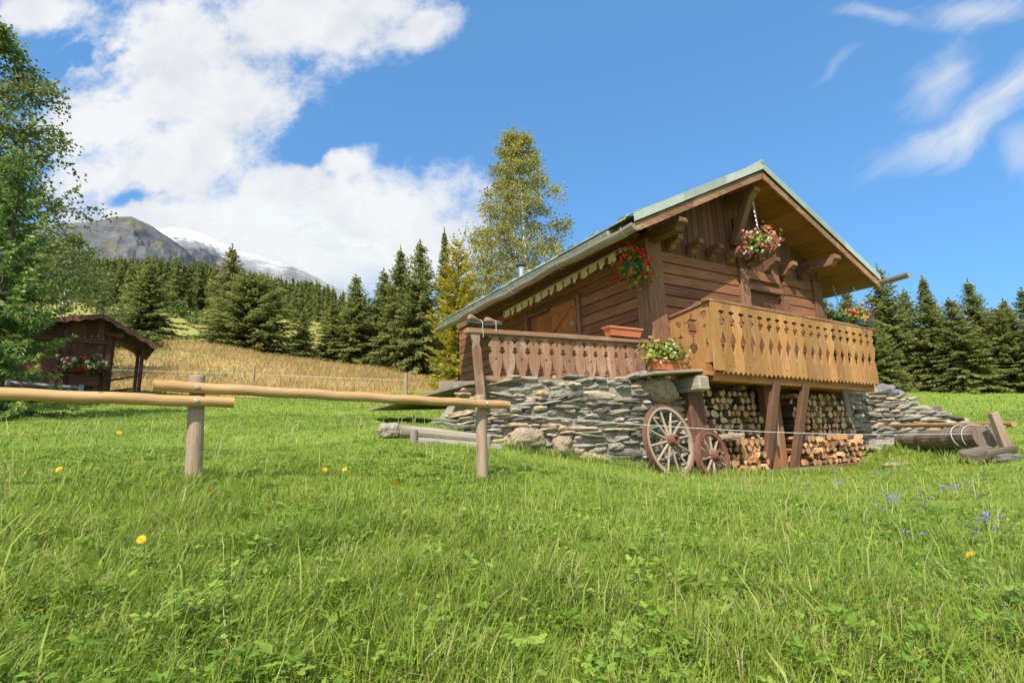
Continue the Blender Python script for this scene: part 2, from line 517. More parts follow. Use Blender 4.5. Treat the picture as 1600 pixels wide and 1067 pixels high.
        for base, rev in ((0, True), ((len(prof) - 1) * n, False)):
            idx = list(range(base, base + n))
            f.append(tuple(idx[::-1] if rev else idx)); u.append([(0.1 * math.cos(k), .1 * math.sin(k)) for k in range(n)])
        return s.add(v, f, u, r, mi)

    def boulder(s, d, rot=None, jit=.14, e=.7, r=None, nu=40, nv=26):
        """big rounded stone with lumps, chips and flats"""
        v, f = [], []
        sg = lambda t, q: math.copysign(abs(t) ** q, t)
        o = Vector((random.uniform(0, 50), random.uniform(0, 50), 3))
        for i in range(nv + 1):
            ph = -math.pi / 2 + math.pi * i / nv
            for k in range(nu):
                th = 2 * math.pi * k / nu
                p = Vector((sg(math.cos(ph), e) * sg(math.cos(th), e), sg(math.cos(ph), e) * sg(math.sin(th), e), sg(math.sin(ph), e)))
                q = 1 + jit * 1.5 * pnoise.noise(p * 1.3 + o) + jit * .8 * abs(pnoise.noise(p * 2.9 + o)) + jit * .35 * pnoise.noise(p * 7 + o)
                p = Vector((p.x * d[0] / 2, p.y * d[1] / 2, p.z * d[2] / 2)) * q
                v.append(rot @ p if rot else p)
        for i in range(nv):
            for k in range(nu):
                k2 = (k + 1) % nu
                f.append((i * nu + k, i * nu + k2, (i + 1) * nu + k2, (i + 1) * nu + k))
        return s.add(v, f, None, r)

    def rock(s, c, d, rot=None, jit=.12, e=.45, r=None, mi=0, nu=9, nv=6):
        """weathered slab: superellipsoid with knocked corners"""
        v, f, u = [], [], []
        sg = lambda t, q: math.copysign(abs(t) ** q, t)
        c = Vector(c)
        for i in range(nv + 1):
            ph = -math.pi / 2 + math.pi * i / nv
            for k in range(nu):
                th = 2 * math.pi * k / nu
                jx = 1 + random.uniform(-jit, jit)
                p = Vector((sg(math.cos(ph), e) * sg(math.cos(th), e) * d[0] / 2 * jx, sg(math.cos(ph), e) * sg(math.sin(th), e) * d[1] / 2 * jx,
                            sg(math.sin(ph), e) * d[2] / 2 * (1 + random.uniform(-jit, jit) * 1.3)))
                v.append((rot @ p if rot else p) + c)
        for i in range(nv):
            for k in range(nu):
                k2 = (k + 1) % nu
                f.append((i * nu + k, i * nu + k2, (i + 1) * nu + k2, (i + 1) * nu + k))
        return s.add(v, f, None, r, mi)

    def card(s, c, ax, ay, r=None, mi=0):
        c, ax, ay = Vector(c), Vector(ax), Vector(ay)
        return s.add([c - ax, c + ay * -1, c + ax, c + ay], [(0, 1, 2, 3)], [[(0, 0), (1, 0), (1, 1), (0, 1)]], r, mi)

    def build_each(s, name, mat, parent=None, bevel=0.0):
        """one mesh object for every piece added"""
        cuts = s.cuts + [(len(s.v), len(s.f))]
        out = []
        for (v0, f0), (v1, f1) in zip(cuts[:-1], cuts[1:]):
            b = MB()
            b.v = s.v[v0:v1]; b.f = [tuple(i - v0 for i in f) for f in s.f[f0:f1]]
            b.uv = s.uv[f0:f1]; b.r = s.r[f0:f1]; b.mi = s.mi[f0:f1]
            out.append(b.build(name, mat, parent, bevel))
        return out

    def build(s, name, mat, parent=None, bevel=0.0, smooth=False, loc=None, rotz=None):
        me = bpy.data.meshes.new(name)
        me.from_pydata(s.v, [], s.f)
        uvl = me.uv_layers.new(name='UVMap')
        flat = np.array([c for face in s.uv for p in face for c in p], dtype=np.float32)
        uvl.data.foreach_set('uv', flat)
        at = me.attributes.new('rnd', 'FLOAT', 'FACE')
        at.data.foreach_set('value', np.array(s.r, dtype=np.float32))
        for m in (mat if isinstance(mat, (list, tuple)) else [mat]):
            me.materials.append(m)
        me.polygons.foreach_set('material_index', np.array(s.mi, dtype=np.int32))
        if smooth:
            me.polygons.foreach_set('use_smooth', np.ones(len(s.f), dtype=bool))
        me.update()
        o = bpy.data.objects.new(name, me)
        COL.objects.link(o)
        if parent:
            o.parent = parent
        if loc is not None:
            o.location = loc
        if rotz is not None:
            o.rotation_euler = (0, 0, rotz)
        if bevel:
            b = o.modifiers.new('edge', 'BEVEL')
            b.width = bevel; b.segments = 1; b.limit_method = 'ANGLE'; b.angle_limit = R(40)
        return o


def quads_mesh(name, pos, rnd, mat, parent=None, pat=None, per=None):
    """pos (n,4,3): n quads; or pos (n,6,3): n blades of two quads"""
    n, k, _ = pos.shape
    me = bpy.data.meshes.new(name)
    if k == 4:
        idx = np.arange(n * 4, dtype=np.int32); nf = n; fr = rnd; fp = pat
    else:
        b = (np.arange(n, dtype=np.int32) * 6)[:, None]
        idx = (b + np.array([0, 1, 3, 2, 2, 3, 5, 4], dtype=np.int32)).ravel(); nf = 2 * n
        fr = np.repeat(rnd, 2); fp = None if pat is None else np.repeat(pat, 2)
    me.vertices.add(n * k)
    me.vertices.foreach_set('co', pos.astype(np.float32).ravel())
    me.loops.add(nf * 4)
    me.loops.foreach_set('vertex_index', idx)
    me.polygons.add(nf)
    me.polygons.foreach_set('loop_start', np.arange(0, nf * 4, 4, dtype=np.int32))
    a = me.attributes.new('rnd', 'FLOAT', 'FACE'); a.data.foreach_set('value', fr.astype(np.float32))
    if fp is not None:
        a = me.attributes.new('pat', 'FLOAT', 'FACE'); a.data.foreach_set('value', fp.astype(np.float32))
    for m in (mat if isinstance(mat, (list, tuple)) else [mat]):
        me.materials.append(m)
    if per is not None:
        me.polygons.foreach_set('material_index', per.astype(np.int32))
    me.update(calc_edges=True)
    o = bpy.data.objects.new(name, me)
    COL.objects.link(o)
    if parent:
        o.parent = parent
    return o


def empty(name, loc=(0, 0, 0), rotz=0.0):
    o = bpy.data.objects.new(name, None)
    COL.objects.link(o)
    o.location = loc
    o.rotation_euler = (0, 0, rotz)
    o.empty_display_size = .2
    return o


def tag(o, label=None, cat=None, group=None, kind=None):
    if label: o['label'] = label
    if cat: o['category'] = cat
    if group: o['group'] = group
    if kind: o['kind'] = kind
    return o


def copy_tree(o, parent=None):
    c = o.copy()
    COL.objects.link(c)
    if parent:
        c.parent = parent
    for ch in list(o.children):
        copy_tree(ch, c)
    return c


# ------------------------------------------------------------------ terrain
CTRL = np.array([(0.00,0.00,-0.82),(-4.00,0.00,-0.42),(4.00,-0.50,-1.05),(0.00,3.00,-0.60),(-3.20,2.50,-0.34),(3.20,3.00,-0.80),(0.00,-8.00,-2.00),(60.00,120.00,2.00),(100.00,80.00,1.50),(30.00,150.00,6.00),(-2.48,4.11,-0.20),(-0.36,5.59,-0.38),(-1.04,8.03,0.30),(-0.32,7.99,0.05),(0.70,8.47,-0.24),(2.17,8.94,-0.47),(3.30,9.33,-0.64),(5.53,10.76,-0.77),(7.28,11.73,-0.81),(8.24,11.81,-0.46),(8.11,9.11,-0.53),(15.16,18.61,0.18),(16.52,17.41,0.29),(29.40,40.44,2.47),(38.86,45.71,3.09),(41.79,43.05,2.62),(-11.09,22.41,2.30),(-12.93,19.02,2.08),(-7.43,24.92,2.50),(-3.57,25.75,2.63),(-14.04,14.24,1.40),(-12.66,15.49,1.96),(-23.40,34.88,7.51),(-21.43,41.83,7.71),(-16.47,44.02,7.17),(-11.38,45.60,6.82),(-6.16,44.58,5.65),(-61.64,91.11,25.19),(-34.45,88.54,20.32),(-23.05,92.16,17.50),(-74.12,130.41,35.53),(-101.92,123.34,38.03),(-52.95,140.34,35.41),(-36.45,145.50,32.27),(-140.08,182.42,52.0),(-93.12,210.31,54.0),(-31.84,31.80,6.31),(-85.57,84.13,25.43),(5.36,44.68,4.80),(17.13,46.97,4.52),(26.41,48.24,4.15),(-46.90,37.42,7.76),(-3.08,6.29,0.05),(-4.02,5.49,0.09),(-4.63,9.42,0.47),(-6.23,8.45,0.53),(-2.41,9.71,0.32),(-3.62,14.56,1.01),(-7.08,14.35,1.12),(-9.69,12.10,1.11)])


def _phi(d2):
    return np.where(d2 > 0, d2 * np.log(np.maximum(d2, 1e-12)) * .5, 0)


_n = len(CTRL)
_K = _phi(((CTRL[:, None, :2] - CTRL[None, :, :2]) ** 2).sum(-1)) + np.eye(_n) * .02
_P = np.c_[np.ones(_n), CTRL[:, :2]]
_wt = np.linalg.solve(np.block([[_K, _P], [_P.T, np.zeros((3, 3))]]), np.r_[CTRL[:, 2], 0, 0, 0])


def gz(x, y):
    """ground height"""
    x = np.asarray(x, float); y = np.asarray(y, float)
    d = np.hypot(x, y - 60)
    s_ = np.minimum(1.0, 230.0 / np.maximum(d, 1e-6))       # beyond the mapped ground: carry its edge height outwards
    X, Y = x * s_, 60 + (y - 60) * s_
    o = _wt[-3] + _wt[-2] * X + _wt[-1] * Y
    for i in range(_n):
        o = o + _wt[i] * _phi((X - CTRL[i, 0]) ** 2 + (Y - CTRL[i, 1]) ** 2)
    o = o + .022 * np.sin(x * 1.9 + y * .7) * np.cos(y * 1.6 - x * .4) + .010 * np.sin(x * 4.7 + 1) * np.sin(y * 5.3)
    far = np.clip((d - 230) / 400, 0, 1)
    return o * (1 - far) + far * np.clip(o, -20, 40)


def g1(x, y):
    return float(gz(x, y))


def vnoise(x, y, sc, seed=0):
    """smooth value noise in 0..1"""
    x = x / sc + seed * 17.3; y = y / sc + seed * 9.1
    xi, yi = np.floor(x), np.floor(y)
    fx, fy = x - xi, y - yi
    fx = fx * fx * (3 - 2 * fx); fy = fy * fy * (3 - 2 * fy)
    h = lambda a, b: np.modf(np.abs(np.sin(a * 127.1 + b * 311.7 + seed * 3.3) * 43758.5453))[0]
    return (h(xi, yi) * (1 - fx) + h(xi + 1, yi) * fx) * (1 - fy) + (h(xi, yi + 1) * (1 - fx) + h(xi + 1, yi + 1) * fx) * fy


def dryline(x):
    """the y beyond which the mown lawn gives way to dry hay grass (left of the chalet)"""
    return 25.6 - .055 * (x + 3.5) ** 2 * (x < -3.5) + 0.25 * np.sin(x * 1.7)


def zone(x, y):
    """share of dry grass 0..1, share of pasture 0..1"""
    dry = np.clip((y - dryline(x)) / .5, 0, 1) * (x < 6) * np.clip((4 - x) / 4, 0, 1)
    past = np.clip((np.hypot(x, y) - 52) / 8, 0, 1) * (x < 15)
    return dry * (1 - past), past


rr = np.r_[0, np.geomspace(.6, 300, 170), np.geomspace(340, 9000, 24)]
na = 360
A, RR = np.meshgrid(np.linspace(0, 2 * np.pi, na, endpoint=False), rr)
gx, gy = RR * np.cos(A), RR * np.sin(A) + 2.0
gzv = gz(gx, gy)
me = bpy.data.meshes.new('ground')
V = np.stack([gx, gy, gzv], -1).reshape(-1, 3)
nr = len(rr)
i0 = (np.arange(nr - 1)[:, None] * na + np.arange(na)[None])
i1 = (np.arange(nr - 1)[:, None] * na + (np.arange(na)[None] + 1) % na)
F = np.stack([i0, i0 + na, i1 + na, i1], -1).reshape(-1, 4)
me.vertices.add(len(V)); me.vertices.foreach_set('co', V.astype(np.float32).ravel())
me.loops.add(F.size); me.loops.foreach_set('vertex_index', F.astype(np.int32).ravel())
me.polygons.add(len(F)); me.polygons.foreach_set('loop_start', np.arange(0, F.size, 4, dtype=np.int32))
me.polygons.foreach_set('use_smooth', np.ones(len(F), dtype=bool))
dz, pz2 = zone(V[:, 0], V[:, 1])
a_ = me.attributes.new('dry', 'FLOAT', 'POINT'); a_.data.foreach_set('value', dz.astype(np.float32))
a_ = me.attributes.new('pasture', 'FLOAT', 'POINT'); a_.data.foreach_set('value', pz2.astype(np.float32))
me.update(calc_edges=True)
m_, q_ = new_mat('turf')
co_ = q_.n('ShaderNodeTexCoord').outputs['Object']
n1_ = q_.noise(co_, 55, 5, .7)
n2_ = q_.noise(co_, .9, 5, .6)
n3_ = q_.noise(co_, 6, 5, .65)
lawn = q_.ramp(n1_, [(.3, (.105, .16, .022)), (.55, (.20, .28, .036)), (.75, (.285, .36, .060))])
lawn = q_.mix(q_.mr(n2_, .45, .7, 0, .5), lawn, (.26, .31, .06))
lawn = q_.mix(q_.mr(n3_, .58, .72, 0, .35), lawn, (.13, .215, .03))
dryc = q_.ramp(q_.noise(q_.mapping(co_, scale=(1, 1, .3)), 9, 6, .7), [(.3, (.29, .21, .08)), (.55, (.42, .305, .12)), (.75, (.50, .38, .17))])
dryc = q_.mix(q_.mr(n2_, .5, .7, 0, .5), dryc, (.22, .20, .06))
past = q_.ramp(q_.noise(co_, .35, 6, .65), [(.3, (.20, .20, .045)), (.6, (.30, .27, .075)), (.8, (.36, .31, .12))])
tc = q_.mix(attr(q_, 'dry'), lawn, dryc)
tc = q_.mix(attr(q_, 'pasture'), tc, past)
me.materials.append(finish(m_, q_, tc, .9, n1_, .8, .03, .15))
ground = bpy.data.objects.new('ground', me)
COL.objects.link(ground)
tag(ground, kind='structure')

# ------------------------------------------------------------------ mountains
def mountain(name, crest, depth, seed, mat, drop, rough, back=900):
    cr_ = np.array(crest, float)
    s_ = np.r_[0, np.cumsum(np.hypot(*np.diff(cr_[:, :2], axis=0).T))]
    ns, ntt = 260, 120
    S_ = np.linspace(-s_[-1] * .15, s_[-1] * 1.1, ns)
    cx = np.interp(S_, s_, cr_[:, 0]); cy = np.interp(S_, s_, cr_[:, 1]); cz = np.interp(S_, s_, cr_[:, 2])
    sl_ = (cr_[-1] - cr_[-2]) / (s_[-1] - s_[-2])
    ov = np.maximum(S_ - s_[-1], 0); cx += sl_[0] * ov; cy += sl_[1] * ov; cz += sl_[2] * ov
    sl0 = (cr_[0] - cr_[1]) / (s_[1]); ov = np.maximum(-S_, 0); cx += sl0[0] * ov; cy += sl0[1] * ov; cz -= .2 * ov
    nv = np.stack([cx, cy], -1); nv /= np.linalg.norm(nv, axis=1)[:, None]
    T = np.linspace(-.5, 1, ntt)
    fall = np.where(T > 0, T, 0)
    hz = cz[:, None] - drop * np.abs(T)[None] ** .9 * np.where(T < 0, 1.6, 1)
    X = cx[:, None] - nv[:, 0:1] * T[None] * depth
    Y = cy[:, None] - nv[:, 1:2] * T[None] * depth
    fb = 0
    for o_, (sc, am) in enumerate(((260, 1), (120, .55), (55, .3), (24, .17), (11, .09))):
        r_ = vnoise(X + S_[:, None] * .3, Y - hz * .35, sc * depth / 900, seed + o_)
        fb = fb + am * (1 - np.abs(2 * r_ - 1))
    hz = hz + (fb - 1.0) * rough * np.clip(np.abs(T)[None] * 6, .12, 1)
    VV = np.stack([X, Y, hz], -1).reshape(-1, 3)
    ii = (np.arange(ns - 1)[:, None] * ntt + np.arange(ntt - 1)[None])
    FF = np.stack([ii, ii + ntt, ii + ntt + 1, ii + 1], -1).reshape(-1, 4)
    me = bpy.data.meshes.new(name)
    me.from_pydata(VV.tolist(), [], FF.tolist())
    me.polygons.foreach_set('use_smooth', np.ones(len(FF), dtype=bool))
    me.materials.append(mat)
    me.update()
    o = bpy.data.objects.new(name, me)
    COL.objects.link(o)
    return tag(o, kind='structure')


def mount_mat(name, snow):
    m, q = new_mat(name)
    geo = q.n('ShaderNodeNewGeometry')
    pos = geo.outputs['Position']
    sp = q.n('ShaderNodeSeparateXYZ'); q.set(sp.inputs[0], pos)
    nz = q.n('ShaderNodeSeparateXYZ'); q.set(nz.inputs[0], geo.outputs['Normal'])
    n1 = q.noise(pos, .02, 9, .7)
    n2 = q.noise(q.mapping(pos, scale=(1, 1, 3), rot=(.5, .4, 0)), .012, 8, .68)
    rock = q.ramp(n1, [(.3, (.05, .056, .068)), (.5, (.11, .117, .132)), (.7, (.175, .175, .18))])
    if snow:
        k = q.m('ADD', q.m('MULTIPLY', q.m('SUBTRACT', n2, .5), 420.0), sp.outputs[2])
        col = q.mix(q.mr(k, 870, 1010), rock, (.86, .88, .92))
    else:
        k = q.m('ADD', q.m('MULTIPLY', q.m('SUBTRACT', n2, .5), 110.0), q.m('MULTIPLY', q.m('ABSOLUTE', nz.outputs[2]), 90.0))
        col = q.mix(q.mr(k, 66, 84, 0, .9), rock, (.17, .145, .05))
    return finish(m, q, col, .95, n1, .9, 12.0, .1)


M1 = [(-1041,1080,515),(-1003,1115,537),(-965,1148,555),(-945,1165,570),(-919,1186,577),(-890,1207,562),(-861,1228,543),(-829,1250,521),(-804,1266,492),(-772,1286,454)]
M2 = [(-1722,2208,1038),(-1625,2280,1043),(-1542,2337,1061),(-1451,2395,1036),(-1353,2452,995),(-1250,2506,977),(-1141,2557,950),(-1025,2606,900),(-935,2639,848),(-810,2680,774)]
mountain('rocky_mountain', M1, 700, 3, mount_mat('rock and alpine turf', False), 620, 60)
mountain('snowy_mountain', M2, 1300, 9, mount_mat('rock under fresh snow', True), 900, 110)

# cloud lying on the snowy ridge
cb = MB()
for (x, y, z, rx_, ry_, rz_) in ((-990, 1960, 845, 330, 260, 80), (-800, 1990, 745, 330, 250, 95), (-600, 1990, 665, 300, 240, 85)):
    v, f = [], []
    for i in range(41):
        ph = -math.pi / 2 + math.pi * i / 40
        for k in range(80):
            th = 2 * math.pi * k / 80
            p = Vector((math.cos(ph) * math.cos(th), math.cos(ph) * math.sin(th), math.sin(ph)))
            q = 1 + .45 * pnoise.noise(p * 1.7 + Vector((x, y, z))) + .25 * pnoise.noise(p * 4.3 + Vector((x, y, z))) + .13 * pnoise.noise(p * 10 + Vector((x, y, z)))
            v.append((x + p.x * rx_ * q, y + p.y * ry_ * q, z + p.z * rz_ * q))
    for i in range(40):
        for k in range(80):
            f.append((i * 80 + k, i * 80 + (k + 1) % 80, (i + 1) * 80 + (k + 1) % 80, (i + 1) * 80 + k))
    cb.add(v, f)
m_, q_ = new_mat('cloud vapour')
pv_ = q_.n('ShaderNodeVolumePrincipled')
pv_.inputs['Color'].default_value = (.88, .88, .88, 1)
pv_.inputs['Density'].default_value = .0024
pv_.inputs['Anisotropy'].default_value = .0
q_.t.links.new(pv_.outputs[0], q_.n('ShaderNodeOutputMaterial').inputs['Volume'])
tag(cb.build('cloud_bank', m_), kind='stuff')
S.cycles.volume_bounces = 3

# ------------------------------------------------------------------ chalet
OX, OY, OZ = 2.65744405, 9.58939896, 3.06980462
YAW = 0.53326499
HB = 3.75
GV = Vector((math.cos(YAW), math.sin(YAW), 0)); DV = Vector((-math.sin(YAW), math.cos(YAW), 0))


def c(u, off, h):
    """chalet frame: u along the gable, off out of the gable towards the meadow, h above the corner mark"""
    return Vector((u, -off, h + HB))


def wpt(u, off, h):
    return Vector((OX, OY, OZ)) + GV * u - DV * off + Vector((0, 0, h))


def hut(name, u, off, h):
    return empty(name, wpt(u, off, h), YAW)


chalet = empty('chalet', (OX, OY, OZ - HB), YAW)
tag(chalet, 'brown timber chalet with carved balcony standing on a dry stone base', 'chalet')
WID, DEP = 5.84, 8.7
ROOFA = (2.72, 2.60)        # apex (u, h) of the roof top
SL = math.tan(R(26.6)); SR = math.tan(R(24.2))
OV = .86


def rooft(u):
    return ROOFA[1] - (SL * (ROOFA[0] - u) if u < ROOFA[0] else SR * (u - ROOFA[0]))


# foundation block and floor
b = MB()
b.box(c(WID / 2, -DEP / 2 - .45, -2.95), (WID - .1, DEP - .5, 1.6))
b.build('foundation', MAT['mortar'], chalet)
b = MB()
b.box(c(WID / 2 - .1, -.45, -2.95), (WID - .3, .06, 1.75))
b.build('store_back', MAT['wall_dark'], chalet)
# gable wall: horizontal planks below, upright boards above
walls = MB()
ph = .226
h = -2.15
k = 0
def wallseg(u0, u1, h0, h1, off=0.0):
    walls.box(c((u0 + u1) / 2, off - .04 + random.uniform(-.004, .004), (h0 + h1) / 2), (u1 - u0, .07, h1 - h0 - .022))
while h < .50:
    for (u0, u1, rec) in ((.39, 2.72, 0), (3.02, 4.22, -.09 if h < .15 else 0), (4.44, 5.54, 0)):
        wallseg(u0 - .02, u1 + .02, h, h + ph, rec)
    h += ph
walls.box(c(WID / 2, -.085, -.8), (WID - .2, .02, 3.0), r=.1)
walls.build('gable_plank_wall', MAT['wall'], chalet, .006)
b = MB()
u = .1
while u < 5.75:
    bw = random.choice((.16, .18, .2))
    um = u + bw / 2
    top = rooft(um) - .28
    b.box(c(um, -.03 + random.uniform(-.006, .006), (.55 + top) / 2), (bw - .012, .05, top - .55), grain=2)
    u += bw
b.box(c(2.7, -.07, 1.3), (2.6, .02, 1.6), r=.1)
b.build('gable_upright_boards', MAT['wall_dark'], chalet, .004)
# long left wall, planks run back along the house
b = MB()
h = -2.15
while h < 1.15:
    for (v0, v1) in ((.3, 2.2), (4.35, DEP)) if -1.3 < h < -.1 else ((.3, DEP),):
        b.box(c(.04 + random.uniform(-.004, .004), -(v0 + v1) / 2, h + ph / 2), (.07, v1 - v0, ph - .02))
    h += ph
b.box(c(.09, -DEP / 2 - 1.9, -.5), (.02, DEP - 4.2, 3.2), r=.1)
b.build('side_plank_wall', MAT['wall'], chalet, .006)
b = MB()
for uu in (WID - .04,):
    b.box(c(uu, -DEP / 2, -.45), (.08, DEP - .1, 3.3))
b.box(c(WID / 2, -DEP + .1, -.4), (WID - .2, .1, 3.4))
b.build('rear_walls', MAT['wall'], chalet)
# posts and lintels of the gable
b = MB()
b.box(c(.16, -.13, -.75), (.42, .36, 3.0), grain=2)
b.box(c(5.70, -.1, -.85), (.34, .30, 2.9), grain=2)
b.box(c(2.87, -.02, -.85), (.28, .16, 2.75), grain=2)
b.box(c(4.33, -.02, -1.1), (.20, .16, 2.2), grain=2)
b.box(c(3.62, -.02, .14), (1.22, .15, .13))
b.box(c(2.87, 0.0, 1.1), (.30, .10, 1.15), grain=2)
b.build_each('wall_post', MAT['post'], chalet, .012)
# carved little brackets
b = MB()
for uu in (.62, 1.22, 1.82, 2.42, 3.05, 3.74, 4.40, 5.05):
    prof = [(0, .10), (.31, .12), (.34, .10), (.34, .01), (.28, .0), (.24, -.04), (.17, -.05), (.10, -.13), (0, -.16)]
    b.prism([(p[0], p[1]) for p in prof], c(uu, 0, .72), (0, -1, 0), (0, 0, 1), .15, grain='x')
b.build_each('carved_bracket', MAT['post'], chalet, .008)
# purlins
pur = MB()
for (uu, hh, s_, o1) in ((2.68, 2.02, .24, OV - .12), (.16, .78, .24, OV - .02), (5.30, .86, .25, OV - .02)):
    pr = [(-.6, s_ / 2), (o1 - .04, s_ / 2), (o1, s_ / 2 - .05), (o1, .0), (o1 - .09, -.03), (o1 - .14, -s_ / 2), (-.6, -s_ / 2)]
    pur.prism(pr, c(uu, 0, hh), (0, -1, 0), (0, 0, 1), .21, grain='x')
pur.beam(c(2.62, .06, 1.02), c(2.64, .56, 1.98), .17, .16)
pur.beam(c(.05, -.2, .84), c(.05, -DEP, .84), .2, .22)
pur.build_each('purlin', MAT['post'], chalet, .014)

# roof
roof = empty('roof', (0, 0, 0)); roof.parent = chalet
UL, UR = -1.12, 7.0
RB = DEP - .95
b = MB()
for (ua, ub, nb) in ((UL, ROOFA[0], 16), (UR, ROOFA[0], 17)):      # boarding seen from below
    for i in range(nb):
        t0, t1 = i / nb, (i + 1) / nb
        u0, u1 = ua + (ub - ua) * t0, ua + (ub - ua) * t1
        h0, h1 = rooft(u0) - .19, rooft(u1) - .19
        p = [c(u0, OV - .05, h0), c(u1, OV - .05, h1), c(u1, -RB, h1), c(u0, -RB, h0)]
        th = Vector((0, 0, .03))
        vv = p + [x + th for x in p]
        b.add(vv, [(3, 2, 1, 0), (4, 5, 6, 7), (0, 1, 5, 4), (1, 2, 6, 5), (2, 3, 7, 6), (3, 0, 4, 7)],
              [[(x.y, (x.x)) for x in (vv[j] for j in f)] for f in [(3, 2, 1, 0), (4, 5, 6, 7), (0, 1, 5, 4), (1, 2, 6, 5), (2, 3, 7, 6), (3, 0, 4, 7)]])
b.build('soffit', MAT['soffit'], roof)
b = MB()
for vv in (-.9, -1.8, -2.7, -3.6, -4.5, -5.4, -6.3, -7.2):
    b.beam(c(UL + .1, vv, rooft(UL + .1) - .26), c(.0, vv, rooft(0) - .26), .1, .13)
    b.beam(c(UR - .1, vv, rooft(UR - .1) - .26), c(5.9, vv, rooft(5.9) - .26), .1, .13)
b.build_each('rafter', MAT['soffit'], roof, .006)
b = MB()
for (ua, ub) in ((UL + .02, ROOFA[0] + .02), (UR - .02, ROOFA[0] - .02)):
    n = 5
    for i in range(n):
        u0 = ua + (ub - ua) * i / n; u1 = ua + (ub - ua) * (i + 1) / n - .004 * (1 if ub > ua else -1)
        ah, bh = rooft(u0), rooft(u1)
        v4 = [c(u0, OV, ah - .335), c(u1, OV, bh - .335), c(u1, OV, bh - .175), c(u0, OV, ah - .175)]
        v8 = v4 + [x + Vector((0, .05, 0)) for x in v4]
        fs = [(0, 1, 2, 3), (7, 6, 5, 4), (0, 4, 5, 1), (1, 5, 6, 2), (2, 6, 7, 3), (3, 7, 4, 0)]
        b.add(v8, fs, [[(v8[j].x, v8[j].z) for j in f] for f in fs])
b.build('verge_boards', MAT['barge'], roof)
b = MB()
for (ua, ub) in ((UL, ROOFA[0]), (UR, ROOFA[0])):
    n = 3
    for i in range(n):
        u0 = ua + (ub - ua) * i / n; u1 = ua + (ub - ua) * (i + 1) / n
        z0, z1 = rooft(u0), rooft(u1)
        e = .002 * i
        q4 = [c(u0, OV + .035 + e, z0 - .145), c(u1, OV + .035 + e, z1 - .145), c(u1, OV + .03 + e, z1 + .01), c(u0, OV + .03 + e, z0 + .01)]
        q8 = q4 + [x + Vector((0, .02, 0)) for x in q4]
        fs = [(0, 1, 2, 3), (7, 6, 5, 4), (0, 4, 5, 1), (1, 5, 6, 2), (2, 6, 7, 3), (3, 7, 4, 0)]
        b.add(q8, fs)
        t4 = [c(u0, OV + .03, z0 + .012), c(u1, OV + .03, z1 + .012), c(u1, OV - .22, z1 + .012), c(u0, OV - .22, z0 + .012)]
        t8 = t4 + [x + Vector((0, 0, .012)) for x in t4]
        b.add(t8, fs)
b.build('metal_flashing', MAT['flash'], roof)
b = MB()       # slates in courses, each course stepping down over the next
for side, ua in ((0, UL), (1, UR)):
    n = 13
    for i in range(n):
        f0, f1 = i / n, (i + 1) / n
        u0, u1 = ua + (ROOFA[0] - ua) * f0, ua + (ROOFA[0] - ua) * f1
        v = OV - .18
        while v > -RB:
            wv = random.uniform(.34, .5)
            v2 = max(v - wv, -RB)
            j = random.uniform(0, .012)
            p = [c(u0, v - .008, rooft(u0) - .015 + j + .022), c(u1, v - .008, rooft(u1) - .03 + j), c(u1, v2, rooft(u1) - .03 + j), c(u0, v2, rooft(u0) - .015 + j + .022)]
            q8 = p + [x - Vector((0, 0, .03)) for x in p]
            fs = [(0, 1, 2, 3), (7, 6, 5, 4), (0, 4, 5, 1), (1, 5, 6, 2), (2, 6, 7, 3), (3, 7, 4, 0)]
            b.add(q8, fs)
            v = v2
b.box(c((UL + ROOFA[0]) / 2, .3 - DEP / 2 + .35, (rooft(UL) + ROOFA[1]) / 2 - .11), (4.35, DEP - .9, .1), Matrix.Rotation(-R(26.6), 3, 'Y'))
b.box(c((UR + ROOFA[0]) / 2, .3 - DEP / 2 + .35, (rooft(UR) + ROOFA[1]) / 2 - .11), (4.65, DEP - .9, .1), Matrix.Rotation(R(24.2), 3, 'Y'))
for v in np.arange(.2, -RB + .3, -.85):                              # snow stops
    for f in (.12,):
        uu = UL + (ROOFA[0] - UL) * f
        b.box(c(uu + random.uniform(-.02, .02), v + random.uniform(-.1, .1), rooft(uu) + .06), (.12, .2, .09), Matrix.Rotation(-R(26), 3, 'Y'))
b.build('slates', MAT['tile'], roof)
b = MB()
b.tube([c(ROOFA[0], OV + .05, ROOFA[1] + .02), c(ROOFA[0], -RB, ROOFA[1] + .02)], .045, 10)
b.build('ridge_cap', MAT['flash'], roof)
